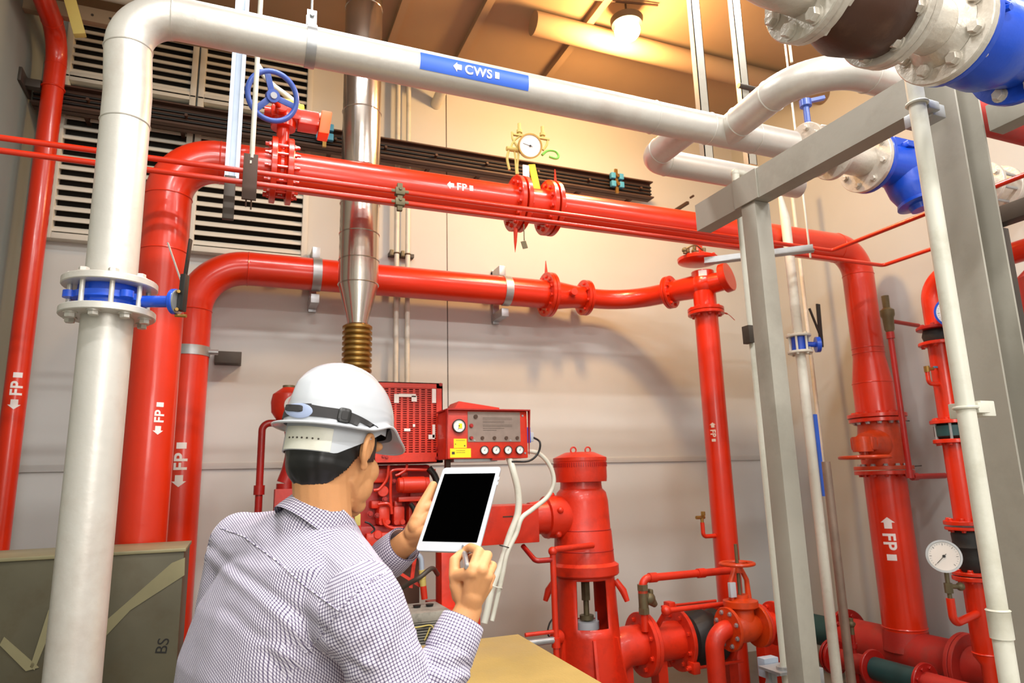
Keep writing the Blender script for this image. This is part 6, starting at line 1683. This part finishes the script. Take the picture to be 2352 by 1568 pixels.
# folds
def seg_d(p, a, b_3):
    d = b_3 - a; t = max(0, min(1, (p - a).dot(d) / d.length_squared)); return (p - (a + d * t)).length, t
folds = [  # pixel polylines with width and height, on the camera side of the cloth
    ([(470, 1250), (560, 1320), (660, 1390), (740, 1450), (830, 1540)], 12, -.0035), ([(480, 1275), (560, 1345), (650, 1420), (730, 1500)], 14, .0035),
    ([(870, 1330), (850, 1400), (800, 1470), (740, 1530)], 12, -.003), ([(905, 1400), (890, 1470), (850, 1520), (800, 1568)], 14, .0035), ([(930, 1440), (920, 1500), (900, 1560)], 11, -.003),
    ([(955, 1500), (980, 1530), (1010, 1560)], 9, .0035), ([(740, 1470), (790, 1500), (860, 1530)], 11, .003), ([(600, 1480), (690, 1520), (780, 1560)], 13, .003), ([(520, 1400), (600, 1470), (650, 1550)], 16, -.003),
    ([(1000, 1500), (1040, 1510), (1080, 1500)], 8, .003), ([(1000, 1525), (1045, 1535), (1085, 1522)], 8, -.003), ([(1000, 1548), (1040, 1558), (1085, 1548)], 8, .003),
    ([(840, 1300), (870, 1290), (905, 1262)], 7, -.002), ([(850, 1285), (880, 1300), (900, 1312)], 7, .0025),
    ([(700, 1240), (760, 1280), (820, 1330)], 10, .002), ([(660, 1170), (640, 1230), (600, 1270)], 12, .0015)]
lines = []
for f_, w_, h_ in folds:
    pts = [V((*q, 0)) for q in f_]; lines.append(([(pts[i], pts[i + 1]) for i in range(len(pts) - 1)], w_, h_))
nrm = [V(v.normal) for v in sh.vertices]
for i, v in enumerate(sh.vertices):
    p = v.co; n_ = nrm[i]; off = 0
    off += .0030 * noise.noise(V((p.x * 9, p.y * 9, p.z * 5))) + .0012 * noise.noise(V((p.x * 22, p.y * 22, p.z * 30)))
    if n_.dot(CAM - p) > 0:
        q = proj(p); q = V((q[0], q[1], 0))
        for segs, w_, h_ in lines:
            dm = min(seg_d(q, a, b_3)[0] for a, b_3 in segs)
            if dm < 3 * w_: off += h_ * math.exp(-(dm / w_) ** 2)
    # bunching rings near the cuffs and elbows
    d, t = seg_d(p, ER, CRp)
    if d < .08: off += .0020 * math.sin(t * 46 + 2 * noise.noise(p * 14)) * (t ** 1.5)
    d, t = seg_d(p, EL, CLp)
    if d < .08: off += .0022 * math.sin(t * 40 + 2 * noise.noise(p * 14)) * (t ** 1.5)
    v.co = p + n_ * off
# smooth out and uv
parts_ = [('t', None, None, .16), ('s', SR, ER, .066), ('s', ER, CRp, .052), ('s', SL, EL, .066), ('s', EL, CLp, .052)]
uvl = sh.uv_layers.new(name='UVMap')
frames = {}
for i, pr_ in enumerate(parts_):
    if pr_[0] == 's': frames[i] = frame(pr_[2] - pr_[1], LT)
axis_t = (tc[1] - tc[4]).normalized()
seam_dir = (SR - tc[2])
def torso_uv(p, refc):
    q = p - tc[3]; h = q.dot(axis_t); x = q.dot(LT); y = q.dot(FT)
    th = math.atan2(y, x)        # back is at -90 degrees
    th = (th + PI / 2 + PI) % (2 * PI) - PI
    return th, h, x, y
for poly in sh.polygons:
    c = poly.center; best = None
    lat = (c - tc[2]).dot(LT)
    for i, (k_, a, b_3, R_) in enumerate(parts_):
        if k_ == 't':
            sc = .0
        else:
            d, t = seg_d(c, a, b_3); sc = d / R_ - 1.18
            if i in (1, 3):   # armhole plane
                side = 1 if i == 1 else -1
                if lat * side < .155: sc = 1
        if best is None or sc < best[0]: best = (sc, i)
    i = best[1]
    for li in poly.loop_indices:
        p = sh.vertices[sh.loops[li].vertex_index].co
        if i == 0:
            n_ = poly.normal
            th, h, x, y = torso_uv(p, None); 
            yy_ = y if h < .1 else y
            if abs(n_.dot(LT)) > .86: u_, v_ = y * 1.1, h + y * .75
            else: u_, v_ = x * 1.1, h + y * .75 * (1 if n_.dot(FT) < .3 else -1)
        else:
            u, v, a = frames[i]; q = p - parts_[i][1]; th = math.atan2(q.dot(v), q.dot(u)); cth = math.atan2((c - parts_[i][1]).dot(v), (c - parts_[i][1]).dot(u))
            if th - cth > PI: th -= 2 * PI
            if cth - th > PI: th += 2 * PI
            u_, v_ = th * parts_[i][3] * .9, q.dot(a)
        uvl.data[li].uv = (u_, v_)
shirt = place(sh, 'shirt', SHIRT, per, V((tc[3].x, tc[3].y, 1.0)))
shirt['label'] = 'white and dark purple fine checked shirt'
def uvmesh(mb, name, fn, parent, angle=40):
    o = mb.build(name, SHIRT, parent, angle=angle); me = o.data; uvl = me.uv_layers.new(name='UVMap'); wo = W[o.name]
    for poly in me.polygons:
        c = fn(poly.center + wo, None)
        for li in poly.loop_indices: uvl.data[li].uv = fn(me.vertices[me.loops[li].vertex_index].co + wo, c)
    return o
def cyluv(o_, ax_, R_):
    u, v, a = frame(ax_, LT)
    def fn(p, c):
        q = p - o_; th = math.atan2(q.dot(v), q.dot(u))
        if c is not None:
            cu_ = c[0] / R_
            if th - cu_ > PI: th -= 2 * PI
            if cu_ - th > PI: th += 2 * PI
        return (th * R_, q.dot(a))
    return fn
# cuffs
for Wp, dv, R_ in ((CRp, dRf, .0385), (CLp, dLf, .038)):
    mb = MB().lathe([(-.062, R_ + .0052), (-.060, R_ + .0062), (-.03, R_ + .0045), (.0, R_ + .001), (.0015, R_ - .0005), (-.001, R_ - .003), (-.05, R_ - .002)], Wp, dv, 40)
    uvmesh(mb, 'cuff', cyluv(Wp, dv, R_), shirt)
# collar
def collar(prof, name, a_scale=1.0):
    u, v, a = frame(cax, LT); rings = []
    for t, r in prof: rings.append([cc0 + a * t + (u * math.cos(2 * PI * k / 48) * 1.0 + v * math.sin(2 * PI * k / 48) * 1.08) * r for k in range(48)])
    mb = MB(); mb.rings(rings, False, False); return uvmesh(mb, name, cyluv(cc0, cax, .075), shirt)
collar([(-.034, .080), (-.022, .078), (.000, .0725), (.016, .068), (.024, .0655), (.027, .0635), (.0255, .0615), (.015, .060), (-.02, .060)], 'collar')
# seams following the cloth
from mathutils.bvhtree import BVHTree
def bvh_of(o):
    wo = W[o.name]; return BVHTree.FromPolygons([v.co + wo for v in o.data.vertices], [tuple(p.vertices) for p in o.data.polygons])
sb = bvh_of(shirt)
def onto(bv_, px, py, off=.0):
    hit = bv_.ray_cast(CAM, ray(px, py).normalized())
    if hit[0] is None: return None, None
    return hit[0] + hit[1] * off, hit[1]
def dens(pts, step=8):
    out = []
    for a, b_3 in zip(pts, pts[1:]):
        n = max(1, int(math.hypot(b_3[0] - a[0], b_3[1] - a[1]) / step)); out += [(a[0] + (b_3[0] - a[0]) * k / n, a[1] + (b_3[1] - a[1]) * k / n) for k in range(n)]
    return out + [pts[-1]]
for pl_ in ([(505, 1212), (560, 1232), (640, 1292), (700, 1345), (778, 1402)], [(888, 1312), (850, 1335), (800, 1378), (770, 1415), (735, 1462), (700, 1502)]):
    P_ = [onto(sb, x, y, .0004)[0] for x, y in dens(pl_)]; P_ = [p for p in P_ if p is not None]
    if len(P_) > 3: uvmesh(MB().tube(P_, .0013, 6), 'seam', lambda p, c: (p.x, p.z), shirt)
# trousers and shoes
mb = MB()
hr = []
for z, a, b_3 in ((.80, .19, .13), (.90, .198, .138), (1.0, .192, .132), (1.04, .188, .130)):
    c = hipc; hr.append([V((c.x, c.y, z)) + LT * math.cos(2 * PI * k / 36) * a + FT * math.sin(2 * PI * k / 36) * b_3 for k in range(36)])
mb.rings(hr)
for s in (-1, 1):
    h0 = hipc + LT * s * .095; kn = hipc + LT * s * .11 + FT * .02; kn.z = .50; an = hipc + LT * s * .12 - FT * .01; an.z = .10
    cap(mb, h0, kn, .102, .075); mb.lathe([(0, .075), ((kn - an).length - .0, .062), ((kn - an).length + .03, .06)], kn, an - kn, 24)
tr = remesh(mb, 'trousers', TROUS, None, .009, 4, .5); place(tr, 'trousers', TROUS, per, base)
for s in (-1, 1):
    an = hipc + LT * s * .12 - FT * .01; c = V((an.x, an.y, 0))
    rings = []
    for t, w_, h_ in ((-.075, .030, .05), (-.06, .042, .085), (0, .046, .095), (.06, .048, .075), (.12, .052, .055), (.18, .046, .045), (.205, .025, .03)):
        rings.append([c + FT * t + LT * math.cos(2 * PI * k / 20) * w_ + UZ * (h_ / 2 + math.sin(2 * PI * k / 20) * h_ / 2) for k in range(20)])
    MB().rings(rings).build('shoe', SHOE, per)
# ================================================================== HARD HAT
Kr, Kf, Ku = pitchframe(FHh, 9, 2)
KC = H(.002, .002, .043)
hat = thing('hard_hat', 'white safety helmet with a black elastic strap on the worker\'s head', 'helmet', KC)
A_, B_, Hh = .120, .0965, .124
def dome(th, ph, off=0.0):
    """th 0 = front, ph 0 rim .. 1 top"""
    p = ph * PI / 2; c = math.cos(p) ** .82; s = math.sin(p) ** .95
    a = A_ + off; b_3 = B_ + off
    f = a * math.cos(th) * c; r = b_3 * math.sin(th) * c; u = (Hh + off) * s
    bump = 0
    if ph > .12:
        e = min(1, (ph - .12) / .25); w = .030 * (1 - .25 * ph)
        x = abs(r) 
        bump = .0085 * e * (1 / (1 + math.exp((x - w) / .0013)))
    d = V((r, f, u)); return d * (1 + bump / max(d.length, .01))
def KW(q): return KC + Kr * q.x + Kf * q.y + Ku * q.z
NT, NP = 96, 30
rows = []
def rimz(th):
    a = abs((th + PI) % (2 * PI) - PI)      # 0 front
    z = -.002
    z += .020 * math.exp(-((a - 1.25) / .34) ** 2)    # arch above the ear
    z += -.002 * math.exp(-(a / .5) ** 2)             # peak droops
    z += -.004 * math.exp(-((a - PI) / .8) ** 2)
    return z
def brim(th, t):
    a = abs((th + PI) % (2 * PI) - PI)
    ext = .009 + .042 * math.exp(-(a / .62) ** 2) + .012 * math.exp(-((a - PI) / 1.1) ** 2)
    f = (A_ + ext * t) * math.cos(th); r = (B_ + ext * t * .9) * math.sin(th)
    drop = -.008 * t * math.exp(-(a / .6) ** 2) - .006 * t
    return V((r, f, rimz(th) + drop))
for t in (1.0, .97, .8, .5, .2): rows.append([brim(2 * PI * k / NT, t) for k in range(NT)])
for i in range(NP):
    ph = i / NP * .995
    row = []
    for k in range(NT):
        th = 2 * PI * k / NT; q = dome(th, ph)
        e = max(0, 1 - ph / .22); q.z += rimz(th) * e + .004 * (1 - e) * 0
        # moulded step above the rim
        if .10 < ph < .14: q = V((q.x * .992, q.y * .992, q.z))
        row.append(q)
    rows.append(row)
mb = MB(); mb.rings([[KW(q) for q in r] for r in rows], False, True)
shell = mb.build('shell', WPLAST, hat, angle=60); 
md = shell.modifiers.new('s', 'SOLIDIFY'); md.thickness = .0028; md.offset = -1
# rolled edge of the brim
mb = MB(); rr2 = [[KW(brim(2 * PI * k / NT, 1.0) + V((0, 0, -.0015))) for k in range(NT)]]
path = rr2[0]; rings = []
for k in range(NT):
    tg = (path[(k + 1) % NT] - path[k - 1]).normalized(); u, v, _ = frame(tg, Ku)
    rings.append([path[k] + (u * math.cos(2 * PI * j / 8) + v * math.sin(2 * PI * j / 8)) * .0028 for j in range(8)])
mb.rings(rings, closed=True); mb.build('brim_edge', WPLAST, hat, angle=60)
# headband
def bandstrip(th0, th1, z0, z1, ra, rb_, m, name, n=40, zf=None):
    mb = MB(); R1 = []
    for k in range(n + 1):
        t = k / n; th = th0 + (th1 - th0) * t; lo = z0 if zf is None else zf(t)[0]; hi = z1 if zf is None else zf(t)[1]
        d = V((math.sin(th) * rb_, math.cos(th) * ra, 0)); d2 = d * .975
        R1.append([KW(V((d.x, d.y, lo))), KW(V((d.x * 1.0, d.y * 1.0, hi))), KW(V((d2.x, d2.y, hi))), KW(V((d2.x, d2.y, lo)))])
    mb.rings(R1); return mb.build(name, m, hat, angle=30)
dg = math.radians
def zf1(t):  # from the right front round the back to the left front
    a = dg(60) + t * dg(240); b_3 = abs(a - PI)
    lo = -.060 + max(0, (b_3 - .95)) * .06; return (min(lo, -.004), .012)
bandstrip(dg(60), dg(300), 0, 0, .1125, .0845, GPLAST, 'headband', 60, zf1)
ap = bandstrip(dg(132), dg(196), -.059, -.016, .1145, .0865, PVC, 'size_adjuster', 24)
mb = MB()
for k in range(7):
    th = dg(146 + 6.5 * k); q = V((math.sin(th) * .0872, math.cos(th) * .1152, -.038)); c = KW(q); nn_ = (Kr * math.sin(th) + Kf * math.cos(th)); mb.cyl(c - nn_ * .001, c + nn_ * .0006, .0017, 10)
mb.build('adjuster_holes', STEELD, ap)
mb = MB(); mb.rings([[KW(V((math.sin(2 * PI * k / 60) * r, math.cos(2 * PI * k / 60) * (r + .02), z))) for k in range(60)] for r, z in ((.084, -.004), (.086, .03), (.07, .08), (.03, .105))], False, True); mb.build('inner_cradle', BLACK, hat)
# strap: mapped on the shell between two edge curves
hb = bvh_of(shell)
top_e = [(658, 932), (690, 926), (740, 934), (790, 942), (830, 958), (862, 978), (884, 1000)]
bot_e = [(658, 950), (690, 954), (740, 958), (785, 966), (825, 982), (850, 996), (874, 1010)]
def resample(P_, n):
    P_ = [V((*p, 0)) for p in P_]; S_ = smoothpath(P_, 10); L_ = [0]
    for a, b_3 in zip(S_, S_[1:]): L_.append(L_[-1] + (b_3 - a).length)
    out = []
    for k in range(n + 1):
        s_ = L_[-1] * k / n; j = next((i for i in range(1, len(L_)) if L_[i] >= s_ - 1e-9), len(L_) - 1)
        f = (s_ - L_[j - 1]) / max(L_[j] - L_[j - 1], 1e-9); out.append(S_[j - 1].lerp(S_[j], f))
    return out
Te, Be = resample(top_e, 44), resample(bot_e, 44); rings = []; mrings = []
for a, b_3 in zip(Te, Be):
    ring = []
    for f in (0, .5, 1):
        q = a.lerp(b_3, f); p, n_ = onto(hb, q.x, q.y)
        if p is None: ring = None; break
        ring.append((p, n_))
    if ring:
        o_ = [p + n_ * .0022 for p, n_ in ring] + [p + n_ * .0004 for p, n_ in reversed(ring)]; rings.append(o_)
        def mir(p): d = p - KC; return p - Kr * 2 * d.dot(Kr)
        mrings.append([mir(p) for p in o_])
st_ = MB().rings(rings).build('strap', WEBB, hat, angle=50); MB().rings(mrings).build('strap', WEBB, hat, angle=50)
# rear clip
def patch(cx, cy, rx_, ry_, rot, off, m, name, parent, n=28, sq=False):
    mb = MB(); cr = []
    for (sc, oo) in ((1.0, .0005), (1.0, off * .7), (.86, off), (.4, off)):
        ring = []
        for k in range(n):
            a = 2 * PI * k / n; ex = .45 if sq else 1
            x = rx_ * sc * math.copysign(abs(math.cos(a)) ** ex, math.cos(a)); y = ry_ * sc * math.copysign(abs(math.sin(a)) ** ex, math.sin(a))
            q = (cx + x * math.cos(rot) - y * math.sin(rot), cy + x * math.sin(rot) + y * math.cos(rot)); p, n_ = onto(hb, *q)
            if p is None: p, n_ = onto(hb, cx + (q[0] - cx) * .8, cy + (q[1] - cy) * .8)
            if p is None: return None
            ring.append(p + n_ * oo)
        cr.append(ring)
    return mb.rings(cr, False, True).build(name, m, parent, angle=40)
patch(688, 943, 31, 17, .05, .0035, STRIPG, 'rear_clip', hat)
patch(678, 938, 20, 8, .08, .0048, WEBB, 'strap_end', hat, sq=True)
patch(790, 955, 15, 17, .2, .0050, BLACK, 'buckle', hat, sq=True)
patch(790, 955, 8, 11, .2, .0060, WEBB, 'buckle_insert', hat, sq=True)
p1, n1 = onto(hb, 876, 998)
if p1 is not None:
    q = [D(868, 1006, depth(p1) - .006), D(890, 974, depth(p1) - .006), D(888, 996, depth(p1) - .004), D(893, 1006, depth(p1) - .004), D(878, 1008, depth(p1) - .006)]
    MB().poly(q, (p1 - CAM).normalized(), .006).build('side_clip', STRIPG, hat)
# ================================================================== LIGHT
def area(name, loc, rot, sx_, sy_, power, col=(1, 1, 1)):
    l = bpy.data.lights.new(name, 'AREA'); l.shape = 'RECTANGLE'; l.size = sx_; l.size_y = sy_; l.energy = power; l.color = col
    o = bpy.data.objects.new(name, l); COL.objects.link(o); o.location = loc; o.rotation_euler = rot; return o
w = bpy.data.worlds.new('world'); S.world = w; w.use_nodes = True
w.node_tree.nodes['Background'].inputs[0].default_value = (1, .99, .97, 1); w.node_tree.nodes['Background'].inputs[1].default_value = .6
LW = (1, .99, .97)
for (x, y, p) in ((0.4, 3.2, 60), (2.9, 3.2, 60), (0.2, .6, 130), (2.4, .6, 110), (-.2, -1.4, 150), (2.2, -1.6, 120), (4.2, .2, 60)):
    area('tube_lamp', (x, y, ZC - .25), (0, 0, 0), 1.2, .16, p, LW)
# added fill lamp, stands in for bounce off the white front wall
area('bounce_fill', (0.6, -2.3, 2.6), (math.radians(78), 0, math.radians(-14)), 1.6, 1.2, 60, (1, .97, .93))
# warm ceiling lamp
pl = Y(1440, 58, 4.0)
t = thing('ceiling_lamp', 'glowing warm lamp near the ceiling above the overhead grey pipe', 'lamp', pl)
MB().lathe([(0, .12), (.05, .13), (.09, .05), (.12, .03)], pl, UZ, 24).build('lamp_housing', STEELD, t)
em = emis('warm_lamp', (255, 236, 190), 60)
MB().sphere(pl - UZ * .05, .10, 24, 14, (1, 1, .8)).build('bulb', em, t)
MB().cyl(pl + UZ * .11, (pl.x, pl.y, ZC), .008, 8).build('stem', STEELD, t)
l = bpy.data.lights.new('warm', 'POINT'); l.energy = 250; l.color = (1, .55, .2); l.shadow_soft_size = .14
o = bpy.data.objects.new('warm', l); COL.objects.link(o); o.location = pl - UZ * .2
S.view_settings.view_transform = 'Standard'; S.view_settings.look = 'None'; S.view_settings.gamma = 1; S.view_settings.use_curve_mapping = False
S.view_settings.exposure = -0.24
S.render.film_transparent = False
S.cycles.max_bounces = 8
